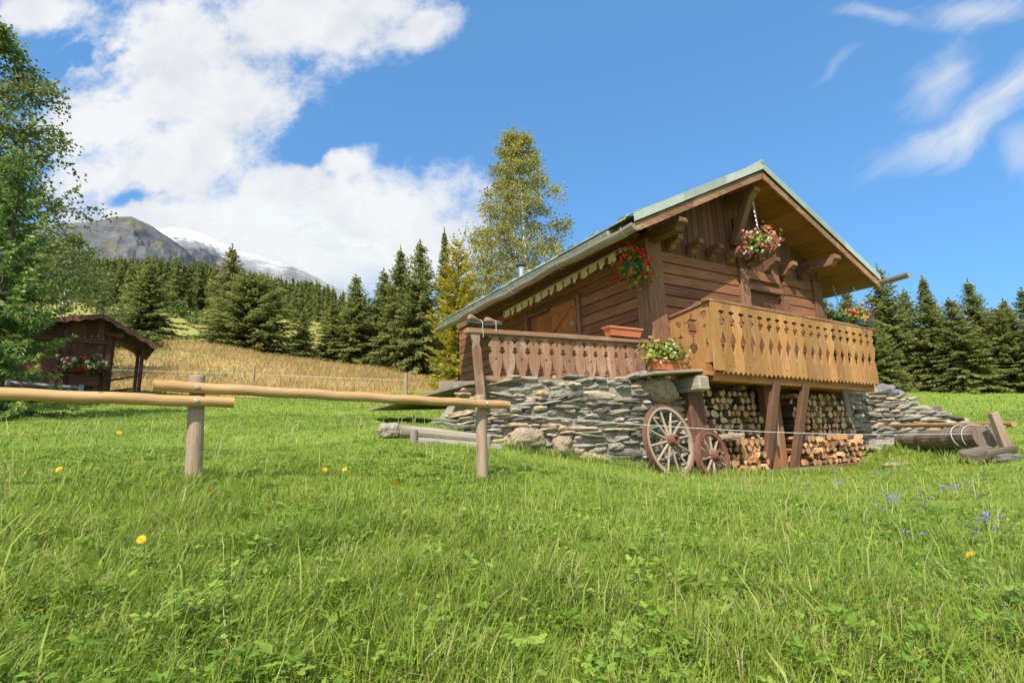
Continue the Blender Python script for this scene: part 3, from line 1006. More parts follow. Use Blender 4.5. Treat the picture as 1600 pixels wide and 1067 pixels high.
# hollow log gutters
for (uu, v0, v1, hh, name) in ((UL - .02, OV + .06, -RB - .05, .47, 0), (UR + .02, OV + .62, -RB, .56, 1)):
    b = MB()
    n = 26
    pts, v, f, uv = [], [], [], []
    R0 = .105
    prof = [(math.cos(a) * R0, math.sin(a) * R0) for a in np.linspace(math.pi, 2 * math.pi, 9)] + [(math.cos(a) * (R0 - .03), math.sin(a) * (R0 - .03)) for a in np.linspace(2 * math.pi, math.pi, 9)]
    for i in range(n):
        t = i / (n - 1)
        yv = v0 + (v1 - v0) * t
        wob = .012 * math.sin(t * 17) + .008 * math.sin(t * 41)
        s_ = 1 + .08 * math.sin(t * 9 + 1)
        for p in prof:
            v.append(c(uu + p[0] * s_ + wob, yv, hh + p[1] * s_ - wob - .02 * t))
    m_n = len(prof)
    for i in range(n - 1):
        for k in range(m_n):
            k2 = (k + 1) % m_n
            f.append((i * m_n + k, (i + 1) * m_n + k, (i + 1) * m_n + k2, i * m_n + k2))
            y0, y1 = v[i * m_n][1], v[(i + 1) * m_n][1]
            uv.append([(y0, k * .04), (y1, k * .04), (y1, k * .04 + .04), (y0, k * .04 + .04)])
    f.append(tuple(range(m_n))); uv.append([p for p in prof])
    f.append(tuple(range((n - 1) * m_n, n * m_n))[::-1]); uv.append([p for p in prof][::-1])
    b.add(v, f, uv)
    gut = b.build('log_gutter', MAT['gutter'], roof)
    b = MB()
    for yv in np.arange(v0 - (.25 if name == 0 else 1.2), v1, -1.9):
        b.tube([c(uu + math.cos(a) * (R0 + .012), yv, hh + math.sin(a) * (R0 + .012)) for a in np.linspace(math.pi, 2 * math.pi, 9)], .012, 6)
    b.build_each('gutter_bracket', MAT['steel'], roof)
b = MB()
b.lathe([(.085, 0), (.085, .42), (.10, .43), (.10, .46), (.085, .47)], c(.25, -5.0, rooft(.25) - .05), 14)
fl = b.build('flue_pipe', MAT['steel'], roof, smooth=False)
b = MB()
b.lathe([(.15, .50), (.155, .52), (.02, .64)], c(.25, -5.0, rooft(.25) - .05), 14)
b.build('flue_cap', MAT['iron'], roof)

# door, open shutter and awning of the terrace side
d_ = MB()
d_.box(c(.09, -3.32, -.55), (.05, 2.2, 1.5), grain=2)
for i in range(9):
    d_.box(c(.05, -(3.3 + i * .11), -.5), (.03, .1, 1.15), grain=2)
door = d_.build('window_panel', MAT['shutter'], chalet)
d_ = MB()
d_.box(c(-.01, -2.16, -.5), (.11, .1, 1.4), grain=2)
d_.box(c(-.01, -4.38, -.5), (.11, .1, 1.4), grain=2)
d_.box(c(-.01, -3.3, .17), (.10, 2.2, .1))
d_.build('window_frame', MAT['post'], door, .006)
sh = MB()
for i in range(9):
    sh.box(c(-.05, -(2.28 + i * .108), -.48), (.035, .104, 1.2), grain=2)
sh.box(c(-.08, -2.70, .02), (.03, .96, .16))
sh.box(c(-.08, -2.70, -.58), (.03, .96, .14))
sh.beam(c(-.08, -3.1, -.50), c(-.08, -2.35, -.05), .03, .13, up=(1, 0, 0))
shut = sh.build('open_shutter', MAT['shutter'], chalet, .004)
b = MB(); b.ring(c(-.12, -2.30, -.45), (1, 0, 0), .05, .014, 14, 6)
b.build('ring_handle', MAT['steel'], shut)

aw = empty('awning', (0, 0, 0)); aw.parent = chalet
AP, AQ = c(-.36, -.42, .55), c(-.36, -4.95, .40)
b = MB()
b.tube([AP, AQ], .052, 10)
b.tube([AP + Vector((.2, -.08, .08)), AP + Vector((0, -.08, 0))], .05, 8)
b.build('awning_roller', plain('cream awning bar', (.55, .50, .38), (.62, .57, .44), 6, .5, .05), aw, smooth=False)
b = MB()
n = 150
v, f, uv = [], [], []
for i in range(n + 1):
    t = i / n
    p = AP.lerp(AQ, t)
    L = t * 4.53
    sc = .17 + .045 * abs(math.sin(L / .30 * math.pi)) - .02
    v += [p + Vector((-.05 + .012 * math.sin(L * 14), 0, -.03)), p + Vector((-.055 + .02 * math.sin(L * 14), 0, -sc * .6)), p + Vector((-.05 + .03 * math.sin(L * 14 + .5), 0, -sc))]
for i in range(n):
    for k in range(2):
        f.append((i * 3 + k, i * 3 + k + 1, i * 3 + k + 4, i * 3 + k + 3))
        uv.append([(i / n * 4.53, k), (i / n * 4.53, k + 1), ((i + 1) / n * 4.53, k + 1), ((i + 1) / n * 4.53, k)])
b.add(v, f, uv)
b.build('valance', MAT['canvas'], aw)
b = MB()
for vv in (-.75, -2.6, -4.4):
    b.beam(c(.0, vv, .50), c(-.34, vv, .49), .05, .06)
b.build_each('awning_arm', MAT['steel'], aw)


# fretwork boards: outline = straight board minus the half cut-outs on both edges
def circ(cx, cy, r, n=7, a0=math.pi / 2, a1=-math.pi / 2):
    return [(cx + r * math.cos(a), cy + r * math.sin(a)) for a in np.linspace(a0, a1, n)]


def board_poly(w_, ht, cut, foot=None):
    """cut: list of (depth, height fraction from the top), going down, of what is cut from each edge"""
    rgt = [(w_ / 2 - d, ht * (1 - t)) for d, t in cut]
    lft = [(-w_ / 2 + d, ht * (1 - t)) for d, t in cut][::-1]
    ft = foot or [(w_ / 2, 0), (-w_ / 2, 0)]
    return [(w_ / 2, ht)] + rgt + ft + lft + [(-w_ / 2, ht)]


def curve_boards(loops_list, holes_list, depth):
    """flat outlines with holes -> list of (verts, faces) thick plates, holes cut by curve filling"""
    out = []
    dg = None
    for loops, holes in zip(loops_list, holes_list):
        cu_ = bpy.data.curves.new('outline', 'CURVE')
        cu_.dimensions = '2D'; cu_.fill_mode = 'BOTH'; cu_.extrude = depth / 2
        for lp in [loops] + holes:
            sp = cu_.splines.new('POLY'); sp.points.add(len(lp) - 1); sp.use_cyclic_u = True
            for p, (x, y) in zip(sp.points, lp):
                p.co = (x, y, 0, 1)
        ob = bpy.data.objects.new('outline', cu_)
        COL.objects.link(ob)
        dg = bpy.context.evaluated_depsgraph_get()
        me_ = bpy.data.meshes.new_from_object(ob.evaluated_get(dg))
        out.append(([tuple(vv.co) for vv in me_.vertices], [tuple(p.vertices) for p in me_.polygons]))
        bpy.data.objects.remove(ob); bpy.data.curves.remove(cu_); bpy.data.meshes.remove(me_)
    return out


def add_plate(mb, plate, org, ax, ay, r=None, mi=0):
    org, ax, ay = Vector(org), Vector(ax), Vector(ay)
    nz = ax.cross(ay).normalized()
    vs, fs = plate
    mb.add([org + ax * p[0] + ay * p[1] + nz * p[2] for p in vs], fs, [[(vs[i][1], vs[i][0]) for i in f] for f in fs], r, mi)


full = lambda cx, cy, r, n=10: [(cx + r * math.cos(a), cy + r * math.sin(a)) for a in np.linspace(0, 2 * math.pi, n, endpoint=False)]

bal = empty('balcony', (0, 0, .10)); bal.parent = chalet
bal.rotation_euler = (0, .0172, 0)
BU0, BU1, BOFF, BT, BB = .40, 5.92, .92, -.80, -2.06
NB = 20
bw = (BU1 - BU0) / NB
Hh = BT - BB
cutg = [(0, .105), (.034, .108), (.074, .120), (.080, .138), (.045, .158), (.026, .170), (.034, .20), (.026, .212), (.062, .232), (.080, .250), (.078, .272), (.044, .288), (.052, .308), (.028, .328), (.006, .348),
        (.006, .42), (.034, .48), (.074, .545), (.080, .57), (.044, .66), (.008, .74), (.006, .95)]
footg = [(bw / 2, .03)] + [(bw * (.5 - t), .03 + .028 * math.cos(t * math.pi * 4) - .028) for t in np.linspace(.08, .92, 13)] + [(-bw / 2, .03)]
loops = [board_poly(bw - .004, Hh, cutg, footg) for _ in range(NB)]
holes = []
for i in range(NB):
    hl = []
    if i % 2: hl.append(full(0, .115, .019))
    if i % 3 == 1: hl.append(full(0, Hh * .80, .017))
    holes.append(hl)
loops[0] = [(p[0], p[1]) if p[0] > 0 else (-bw / 2, p[1]) for p in loops[0]]
plates = curve_boards(loops, holes, .032)
b = MB()
for i, pl in enumerate(plates):
    add_plate(b, pl, c(BU0 + bw * (i + .5), BOFF + random.uniform(-.004, .004), BB + random.uniform(-.008, .004)), (1, 0, 0), Vector((0, -.03, 1)).normalized())
b.build('fretwork_front', MAT['gold'], bal)
# side panel with the carved lamp
SPW = BOFF - .0
loop = [(0, 0), (SPW, 0), (SPW, 1.08), (0, .98)]
lamp = [(.50, .90), (.52, .97), (.54, .90), (.55, .86), (.66, .80), (.58, .78), (.62, .70), (.62, .58), (.56, .54), (.545, .40), (.60, .36), (.62, .28), (.56, .21), (.48, .21), (.42, .28), (.44, .36), (.505, .40), (.49, .54), (.42, .58), (.42, .70), (.46, .78), (.38, .80), (.49, .86)]
cross = lambda x, y, a: [(x - a, y - a * .3), (x - a * .3, y - a * .3), (x - a * .3, y - a), (x + a * .3, y - a), (x + a * .3, y - a * .3), (x + a, y - a * .3), (x + a, y + a * .3), (x + a * .3, y + a * .3), (x + a * .3, y + a), (x - a * .3, y + a), (x - a * .3, y + a * .3), (x - a, y + a * .3)]
dia = lambda x, y, a, bb: [(x, y + bb), (x + a, y), (x, y - bb), (x - a, y)]
pl = curve_boards([loop], [[lamp, full(.22, .80, .065, 14), full(.80, .88, .07, 14), cross(.24, .56, .05), cross(.80, .66, .045), dia(.28, .26, .03, .12), dia(.82, .34, .03, .12)]], .032)
b = MB()
for i, p in enumerate(pl):
    add_plate(b, p, c(BU0 + .015, 0.0, BB + .17), (0, -1, 0), (0, 0, 1), r=.25)
b.build('side_panel', MAT['gold'], bal)
b = MB()
b.box(c((BU0 + BU1) / 2, BOFF - .01, BT + .025), (BU1 - BU0 + .14, .15, .05))
b.box(c((BU0 + BU1) / 2, BOFF - .06, BT - .09), (BU1 - BU0 - .02, .05, .09))
b.box(c((BU0 + BU1) / 2, BOFF - .06, BB + .22), (BU1 - BU0 - .02, .05, .1))
b.beam(c(BU0 + .02, .02, BB + .17 + 1.0), c(BU0 + .02, BOFF + .02, BB + .17 + 1.10), .11, .045)
b.build_each('handrail', MAT['barge'], bal, .006)
b = MB()
for i in range(6):
    b.box(c((BU0 + BU1) / 2, .08 + i * .15, -1.86), (BU1 - BU0 - .1, .145, .04))
b.build('balcony_floor', MAT['barge'], bal)
b = MB()
b.box(c((BU0 + BU1) / 2 + .02, BOFF - .15, -2.12), (BU1 - BU0 - .15, .16, .17))
b.box(c((BU0 + BU1) / 2, .06, -2.02), (BU1 - BU0, .16, .26))
for uu in (.36, 2.1, 3.9, 5.75):
    b.box(c(uu, .35, -2.02), (.22, 1.0, .2))
b.build_each('floor_beam', MAT['soffit'], bal, .01)
# struts and store posts
b = MB()
for u0, u1 in ((2.20, 2.24), (3.12, 3.20)):
    b.beam(c(u0, .44, -3.80), c(u1, .84, -2.14), .2, .10, up=(0, -1, 0))
b.build_each('balcony_strut', MAT['post'], bal, .01)
b = MB()
b.box(c(2.80, .30, -2.95), (.50, .16, 1.8), grain=2)
b.box(c(2.9, .0, -2.95), (.14, .10, 1.7), grain=2)
b.build_each('store_door_post', MAT['wall'], chalet, .012)
b = MB()
b.beam(c(.50, .34, -3.78), c(.40, .34, -2.25), .40, .30, up=(0, -1, 0))
b.build('store_left_post', MAT['post'], chalet, .02)
b = MB()
b.beam(c(6.1, .06, -3.6), c(5.98, .06, -2.1), .24, .22, up=(0, -1, 0))
b.build('store_right_post', MAT['greywood'], chalet, .02)
b = MB()
b.tube([c(2.62, .50, -3.3), c(2.52, .62, -2.15)], .03, 6)
b.build('thin_pole', MAT['greywood'], chalet)
# terrace railing and terrace floor
ter = empty('terrace', (0, 0, 0)); ter.parent = chalet
ter.rotation_euler = (0, -.020, 0)
TU0, TU1 = -3.76, -.24
NT_ = 14
tw = (TU1 - TU0 - .3) / NT_
def trail(u): return -1.31 + (u - TU0) / (TU1 - TU0) * .0
TH = .74
cutt = [(0, .085), (.048, .088), (.054, .125), (.014, .21), (.003, .225), (.004, .28), (.030, .30), (.036, .33), (.018, .345), (.056, .375), (.036, .41), (.006, .44), (.003, .47), (.006, .60), (.026, .72), (.060, .84), (.062, .90), (.040, .96)]
loops = [board_poly(tw - .004, TH, cutt, [(tw / 2 - .02, 0), (-tw / 2 + .02, 0)]) for _ in range(NT_)]
holes = [[full(0, TH * (.80 if i % 2 else .46), .020)] for i in range(NT_)]
plates = curve_boards(loops, holes, .03)
b = MB()
for i, p in enumerate(plates):
    uu = TU0 + .30 + tw * (i + .5)
    add_plate(b, p, c(uu, random.uniform(-.004, .004), -1.36 - TH + .03), (1, 0, 0), (0, 0, 1))
b.build('fretwork_railing', MAT['fret'], ter)
b = MB()
b.box(c((TU0 + TU1) / 2, 0, -1.32), (TU1 - TU0 + .16, .15, .075))
b.box(c((TU0 + TU1) / 2, -.05, -2.02), (TU1 - TU0 - .2, .05, .07))
b.build_each('terrace_handrail', MAT['fret'], ter, .008)
b = MB()
pv = [(-.065, .0), (.065, -.05), (.07, .72), (.045, .78), (.07, .86), (.07, .96), (-.085, .96), (-.075, .88), (-.045, .8), (-.07, .7)]
b.prism(pv, c(TU0 + .12, .03, -2.30), (1, 0, 0), Vector((-.06, 0, 1)).normalized(), .05)
b.beam(c(TU0 + .16, -.05, -2.6), c(TU0 + .1, -.05, -1.3), .09, .09, up=(0, -1, 0))
b.build('end_board', MAT['fret'], ter, .004)
b = MB()
for i in range(28):
    b.box(c(-1.9, -.2 - i * .2, -2.08), (3.7, .19, .05))
b.build('terrace_floor', MAT['greywood'], ter)
b = MB()
b.box(c(-1.4, -5.6, -1.72), (.9, .4, .05)); b.box(c(-1.4, -5.6, -1.9), (.8, .06, .35)); b.box(c(-1.4, -5.85, -1.5), (.9, .05, .3))
b.build('terrace_bench', MAT['greywood'], ter, .006)
# shelf beside the balcony and the beam end below it
b = MB()
b.box(c(-.2, .50, -1.97), (1.3, .62, .045), Matrix.Rotation(R(-4), 3, 'Y'))
b.build('ledge_shelf', MAT['greywood'], chalet, .006)
b = MB()
b.box(c(.24, .35, -2.16), (.26, 1.0, .26), grain=1)
b.build('beam_end', MAT['greywood'], chalet, .03)

print('chalet done', len(bpy.data.objects))


# ------------------------------------------------------------------ dry stone walls
def stone_wall(name, path, topf, label, dense=1.0, lean=.06):
    """path: [(u, off)] in the chalet frame, topf(s 0..1) the height of its top"""
    P = np.array(path, float)
    seg = np.hypot(*np.diff(P, axis=0).T); L = np.r_[0, np.cumsum(seg)]
    tot = L[-1]
    def at(s):
        return np.interp(s, L, P[:, 0]), np.interp(s, L, P[:, 1])
    root = empty(name, wpt(*at(tot / 2), -HB), YAW)
    tag(root, label, 'stone wall')
    inv = root.matrix_basis.inverted()
    def lp(u, off, h):
        return inv @ wpt(u, off, h)
    b, core = MB(), MB()
    # core behind the face
    n = 40
    for i in range(n):
        s0, s1 = tot * i / n, tot * (i + 1) / n
        (u0, o0), (u1, o1) = at(s0), at(s1)
        t0, t1 = topf(s0 / tot) - .05, topf(s1 / tot) - .05
        v = [lp(u0, o0 + .03, -4.0), lp(u1, o1 + .03, -4.0), lp(u1, o1 + .02, t1), lp(u0, o0 + .02, t0),
             lp(u0, o0 - .5, -4.0), lp(u1, o1 - .5, -4.0), lp(u1, o1 - .5, t1), lp(u0, o0 - .5, t0)]
        core.add(v, [(0, 1, 2, 3), (7, 6, 5, 4), (3, 2, 6, 7), (0, 4, 5, 1), (0, 3, 7, 4), (1, 5, 6, 2)], r=.5)
    h = -4.0
    ref = -1.95
    while h < -1.5:
        hh = random.choice((.04, .05, .06, .075, .09, .115)) * (1.25 if h < -3.0 else .95)
        s = -random.uniform(0, .2)
        while s < tot:
            ln = random.uniform(.16, .36) if random.random() < .5 else random.uniform(.32, .72)
            ln = max(ln, hh * 2.6)
            sm = min(max(s + ln / 2, 0), tot)
            u_, o_ = at(sm)
            u2, o2 = at(min(sm + .05, tot)); u1, o1 = at(max(sm - .05, 0))
            ang = math.atan2(-(o2 - o1), (u2 - u1))
            hz = h + hh / 2 + .05 * math.sin(s * 2.1) + random.uniform(-.018, .018)
            wx = wpt(u_, o_, 0)
            if hz + hh * .3 < topf(sm / tot) and hz > g1(wx.x, wx.y) - OZ - .1:
                rot = Matrix.Rotation(ang, 3, 'Z') @ Matrix.Rotation(random.gauss(0, .10), 3, 'Y') @ Matrix.Rotation(random.gauss(0, .10), 3, 'X')
                b.rock(lp(u_, o_ - .06 + random.uniform(-.035, .045) + lean * max(0, -2.2 - h) * .4, hz), (ln * 1.05, random.uniform(.20, .34), hh * 1.12), rot, jit=.13, e=random.uniform(.55, .95), nu=12, nv=6)
            s += ln * random.uniform(.93, 1.03)
        h += hh * .86
    s = 0
    while s < tot:                                                    # loose flat coping stones
        u_, o_ = at(s)
        ln = random.uniform(.25, .6)
        b.rock(lp(u_ + ln / 2, o_ - random.uniform(.08, .25), topf(min(s / tot, 1)) + random.uniform(-.03, .03)), (ln, .32, random.uniform(.05, .09)), Matrix.Rotation(random.gauss(0, .06), 3, 'Y') @ Matrix.Rotation(random.uniform(-.3, .3), 3, 'Z'), e=.6)
        s += ln * .8
    b.build('face_stones', MAT['stone'], root)
    core.build('mortar_core', MAT['mortar'], root)
    return root


lt = lambda t: np.interp(t, [0, .06, .14, .20, .86, .90, 1.0], [-2.78, -2.5, -2.15, -2.03, -2.08, -2.25, -2.32])
stone_wall('stone_wall', [(-3.95, -.8), (-3.72, -.35), (-3.3, -.05), (-2.25, .04), (-.75, .26), (.30, .30)], lt, 'dry stone wall of thin grey slabs holding up the carved terrace')
rt = lambda t: np.interp(t, [0, .30, .48, .64, .82, 1.0], [-2.05, -2.0, -2.25, -2.6, -2.75, -3.0])
stone_wall('stone_wall', [(6.15, -.05), (7.0, .25), (8.0, .70), (8.9, 1.1), (9.5, 1.2)], rt, 'crumbling dry stone bank sloping down right of the firewood store', lean=.10)


def boulder(name, pos, size, label, rz=0, mat='boulder', group=None, tilt=0.0, jit=.14, e=.7, cat='stone'):
    b = MB()
    b.boulder(size, Matrix.Rotation(tilt, 3, 'Y'), jit, e)
    o = b.build(name, MAT[mat], None, loc=pos, rotz=rz)
    return tag(o, label, cat, group)


boulder('boulder', wpt(-.36, .34, -2.25), (.62, .5, .42), 'smooth beige boulder under the flower shelf on the terrace wall', YAW, e=.75, tilt=.15)
boulder('boulder', wpt(-2.95, .08, -3.0), (.60, .36, .30), 'rounded pale boulder bulging from the foot of the terrace wall', YAW + .1)
boulder('boulder', wpt(-2.35, .18, -3.14), (.34, .28, .28), 'small cream boulder beside the bulging one at the wall foot', YAW + .5)
boulder('flat_stone', wpt(-.72, .25, -1.98), (.5, .35, .09), 'flat tilted slab leaning at the right end of the terrace railing', YAW, 'stone', tilt=-.25)
boulder('flat_stone', (7.35, 10.4, g1(7.35, 10.4) + .02), (.62, .35, .10), 'flat pale slab lying alone in the grass before the trough', .5, 'boulder')
boulder('flat_stone', (7.95, 8.75, g1(7.95, 8.75) + .03), (.5, .3, .16), 'flat grey stone beside the foot of the leaning post', .3, 'stone')
boulder('support_stone', (7.72, 8.86, g1(7.72, 8.86) + .05), (.3, .28, .2), 'small pale stone propping the short hollow log', .9, 'boulder')
boulder('boulder', (-1.66, 6.95, g1(-1.66, 6.95) + .08), (.28, .26, .2), 'small grey boulder at the left end of the edging logs', .3, 'stone')
for i, (u_, o_, sx_, sy_, sz_) in enumerate([(6.15, .62, .45, .3, .2), (6.35, .45, .35, .3, .26), (6.6, .55, .5, .3, .15), (6.9, .75, .6, .35, .12), (6.5, .8, .4, .3, .1), (7.2, .62, .35, .25, .2)]):
    p_ = wpt(u_, o_, 0)
    boulder('rubble_stone', (p_.x, p_.y, g1(p_.x, p_.y) + sz_ * .3), (sx_, sy_, sz_), 'loose rubble stone at the right foot of the woodpile', i * .7, 'stone', 'rubble stones beside the woodpile', tilt=.2 * (i % 3 - 1))

# ------------------------------------------------------------------ firewood
def log_mesh(kind, endmat):
    b = MB()
    Ln = random.uniform(.34, .42)
    rad = random.uniform(.058, .078)
    if kind == 'round':
        rad *= .88
        pts = [Vector((0, -Ln / 2, 0)), Vector((random.uniform(-.01, .01), 0, random.uniform(-.01, .01))), Vector((0, Ln / 2, 0))]
        b.tube(pts, [rad, rad * 1.03, rad * .97], 11, mi=1, capmi=0)
    else:
        n = random.choice((3, 4, 4, 5))
        a0 = random.uniform(0, 6)
        poly = []
        if kind == 'wedge':
            sp = random.uniform(1.3, 2.4)
            poly = [(0, -rad * .75)] + [(math.sin(a) * rad * 1.45, math.cos(a) * rad * 1.45 - rad * .75) for a in np.linspace(-sp / 2, sp / 2, 5)]
            ca, sa = math.cos(a0), math.sin(a0)
            poly = [(x * ca - y * sa, x * sa + y * ca) for x, y in poly]
        else:
            poly = [(math.cos(a0 + 6.283 * k / n + random.uniform(-.25, .25)) * rad * random.uniform(.8, 1.25), math.sin(a0 + 6.283 * k / n) * rad * random.uniform(.8, 1.25)) for k in range(n)]
        m = len(poly)
        v = [Vector((x, -Ln / 2 + random.uniform(-.01, .01), z)) for x, z in poly] + [Vector((x * .95, Ln / 2, z * .95)) for x, z in poly]
        f = [tuple(range(m)), tuple(range(2 * m - 1, m - 1, -1))] + [(i, i + m, (i + 1) % m + m, (i + 1) % m) for i in range(m)]
        uv = [[(v[i].x, v[i].z) for i in ff] if k < 2 else [(v[i].y, v[i].x + v[i].z) for i in ff] for k, ff in enumerate(f)]
        b.add(v, f, uv, mis=[0, 0] + [1 if (kind == 'wedge' and 1 <= i < 5) else 0 for i in range(m)])
    o = b.build('firewood_log', [endmat, MAT['bark']], None)
    me_ = o.data
    bpy.data.objects.remove(o)
    return me_


LM = {k: [log_mesh(kk, MAT[k]) for kk in ('round', 'wedge', 'wedge', 'chunk', 'chunk', 'round', 'wedge', 'chunk')] for k in ('cut1', 'cut2')}


def stack(u0, u1, h0, topf, off, mats, label, group, step=.132):
    row = 0
    h = h0
    cnt = 0
    while True:
        any_ = False
        uu = u0 + (step * .5 if row % 2 else 0) + .05
        while uu < u1:
            if h < topf(uu):
                any_ = True
                kind = mats if isinstance(mats, str) else (mats[0] if random.random() < mats[2] else mats[1])
                o = bpy.data.objects.new('firewood_log', random.choice(LM[kind]))
                COL.objects.link(o)
                o.location = wpt(uu + random.uniform(-.018, .018), off - .19 + random.uniform(-.05, .06), h + random.uniform(-.016, .016))
                sc = random.uniform(.92, 1.18)
                o.scale = (sc, 1, sc)
                if random.random() < .07:
                    o.rotation_euler = (0, 0, YAW + R(90) + random.uniform(-.15, .15))
                else:
                    o.rotation_euler = Matrix.Rotation(YAW + random.uniform(-.12, .12), 3, 'Z').to_4x4().to_euler()
                    o.rotation_euler.rotate_axis('Y', random.uniform(0, 6.28))
                tag(o, label, 'firewood log', group)
                cnt += 1
            uu += step
        if not any_:
            break
        h += step * .84
        row += 1
    return cnt


BASE = -3.70
n_ = 0
n_ += stack(.72, 2.16, BASE + .02, lambda u: -3.12 + .03 * math.sin(u * 9), .52, 'cut1', 'orange split log end in the low front pile behind the small wheel', 'orange split logs in the low left pile', .14)
n_ += stack(3.36, 5.75, BASE + .02, lambda u: -3.14 - .03 * u + .12 + .03 * math.sin(u * 8), .50, 'cut1', 'orange split log end in the low front pile right of the struts', 'orange split logs in the low right pile', .145)
n_ += stack(.72, 2.66, -3.16, lambda u: -2.14 - .05 * abs(math.sin(u * 3)) - (.25 if u > 2.35 else 0), .26, ('cut2', 'cut1', .75), 'greyish split log end in the high back pile left of the struts', 'weathered logs in the high left pile', .15)
n_ += stack(3.66, 6.0, -3.2, lambda u: -2.20 - .06 * abs(math.sin(u * 2.3)) - max(0, u - 5.3) * .75, .24, ('cut2', 'cut1', .8), 'greyish split log end in the high back pile under the right balcony end', 'weathered logs in the high right pile', .155)
print('logs', n_)
p_ = wpt(.92, .62, -3.08)
b = MB(); b.box((0, 0, 0), (.62, .34, .07), Matrix.Rotation(R(-3), 3, 'Y'))
tag(b.build('stone_slab', MAT['boulder'], None, .01, loc=p_, rotz=YAW), 'pale squared slab on top of the low left pile above the small wheel', 'stone slab')
for nm_, (u0, u1), lab in (('wooden_skid', (.7, 2.2), 'grey timber skid under the low left woodpile'), ('wooden_skid', (3.3, 5.6), 'reddish timber skid under the low right woodpile')):
    b = MB(); b.beam((-(u1 - u0) / 2, 0, 0), ((u1 - u0) / 2, 0, 0), .12, .09)
    tag(b.build(nm_, MAT['greywood' if u0 < 1 else 'post'], None, .006, loc=wpt((u0 + u1) / 2, .58, BASE - .08), rotz=YAW), lab, 'timber skid')
b = MB(); b.box((0, 0, 0), (1.25, .5, .06))
p_ = wpt(2.85, .72, 0)
tag(b.build('door_step', MAT['greywood'], None, .01, loc=(p_.x, p_.y, g1(p_.x, p_.y) + .06), rotz=YAW), 'grey plank step in the grass below the two struts', 'plank step')


# ------------------------------------------------------------------ wagon wheels
def wheel(name, pos, rad, nsp, label, rz, tilt, woodmat):
    """axis along local -y, leaning back by tilt"""
    root = empty(name, pos, rz)
    root.rotation_euler = (tilt, 0, rz)
    tag(root, label, 'wagon wheel', 'old wagon wheels leaning at the woodpile')
    b = MB(); b.ring((0, 0, 0), (0, 1, 0), rad - .048, .062, 40, r=.5, wid=.07)
    b.build('felloe', MAT[woodmat], root, .004)
    b = MB(); b.ring((0, 0, 0), (0, 1, 0), rad - .008, .016, 44, r=.5, wid=.085)
    b.build('iron_tyre', MAT['rust'], root)
    b = MB()
    rx = Matrix.Rotation(R(90), 3, 'X')
    b.lathe([(.045, -.08), (.085, -.07), (.105, 0), (.088, .09), (.082, .17), (.05, .175), (.045, .10)], (0, .02, 0), 18, rx, r=.4)
    b.build('hub', MAT['rust'], root)
    for i in range(nsp):
        a = 2 * math.pi * i / nsp + .13
        d = Vector((math.cos(a), 0, math.sin(a)))
        s = MB()
        s.tube([d * .085 + Vector((0, -.01, 0)), d * (rad * .55), d * (rad - .08)], [.026, .021, .018], 7)
        s.build('spoke', MAT['spoke'], root)
    return root


wheel('wagon_wheel', wpt(-.54, .66, -3.12), .60, 12, 'large old wagon wheel with bleached spokes leaning on the stone wall', YAW + .10, R(-9), 'spoke')
wheel('wagon_wheel', wpt(.24, .84, -3.40), .44, 10, 'small rusty wagon wheel leaning in front of the larger one', YAW + .12, R(-9), 'rust')
b = MB()
cp = [wpt(-.12, .80, -3.12), wpt(-.02, .88, -3.16), wpt(.04, .94, -3.25), wpt(-.02, .95, -3.38), wpt(-.16, .92, -3.42)]
for i in range(len(cp) - 1):
    for k in range(4):
        p = cp[i].lerp(cp[i + 1], k / 4)
        b.ring(p - cp[0], ((cp[i + 1] - cp[i]).normalized().cross(Vector((0, 0, 1))) if k % 2 else Vector((0.1, 0, 1))), .022, .007, 9, 5)
tag(b.build('rusty_chain', MAT['rust'], None, loc=cp[0]), 'rusty iron chain looped between the two wagon wheels', 'chain')


# ------------------------------------------------------------------ flowers
def flower_clump(root, ext, nleaf, leafs, blooms, leafmat, hang=.3, lsize=.035):
    """ext: half sizes of the clump; blooms: [(material, count, size)]"""
    b = MB()
    for i in range(nleaf):
        a = Vector((random.gauss(0, .48), random.gauss(0, .48), random.gauss(.05, .48)))
        if a.length > 1.5: a *= 1.5 / a.length
        p = Vector((a.x * ext[0], a.y * ext[1], a.z * ext[2] - hang * max(0, abs(a.x) - .5) * ext[2]))
        n = (Vector((a.x, a.y, a.z + .5)) + Vector((random.gauss(0, .5), random.gauss(0, .5), random.gauss(0, .5)))).normalized()
        t = n.orthogonal().normalized(); t = Matrix.Rotation(random.uniform(0, 6.28), 3, n) @ t
        s = lsize * random.uniform(.7, 1.4)
        k = 6
        v = [p + (t * math.cos(q) + n.cross(t) * math.sin(q)) * s * (1 if j else .5) + n * (.25 * s if j % 2 else 0) for j, q in enumerate(np.linspace(0, 2 * math.pi, k, endpoint=False))]
        b.add(v, [tuple(range(k))])
    for i in range(22):
        a = Vector((random.gauss(0, .5) * ext[0], random.gauss(0, .5) * ext[1], random.uniform(.1, .9) * ext[2]))
        b.tube([Vector((a.x * .3, a.y * .3, -ext[2] * .6)), a * .8, a], .004, 4, r=.2)
    b.build('foliage', MAT[leafmat], root)
    for mt, cnt, sz in blooms:
        b = MB()
        for i in range(cnt):
            d = Vector((random.gauss(0, 1), random.gauss(-.3, 1), random.gauss(.15, .8))).normalized()
            q = random.uniform(.75, 1.35)
            p = Vector((d.x * ext[0] * q, d.y * ext[1] * q, d.z * ext[2] * q))
            for j in range(9):
                e = (Vector((random.gauss(0, 1), random.gauss(0, 1), random.gauss(0, 1))).normalized() + d * .6).normalized()
                pc = p + e * sz * random.uniform(.5, .9)
                t = e.orthogonal().normalized(); t = Matrix.Rotation(random.uniform(0, 6.28), 3, e) @ t
                b.card(pc, t * sz * .55, e.cross(t) * sz * .5)
        b.build('blossoms', MAT[mt], root)


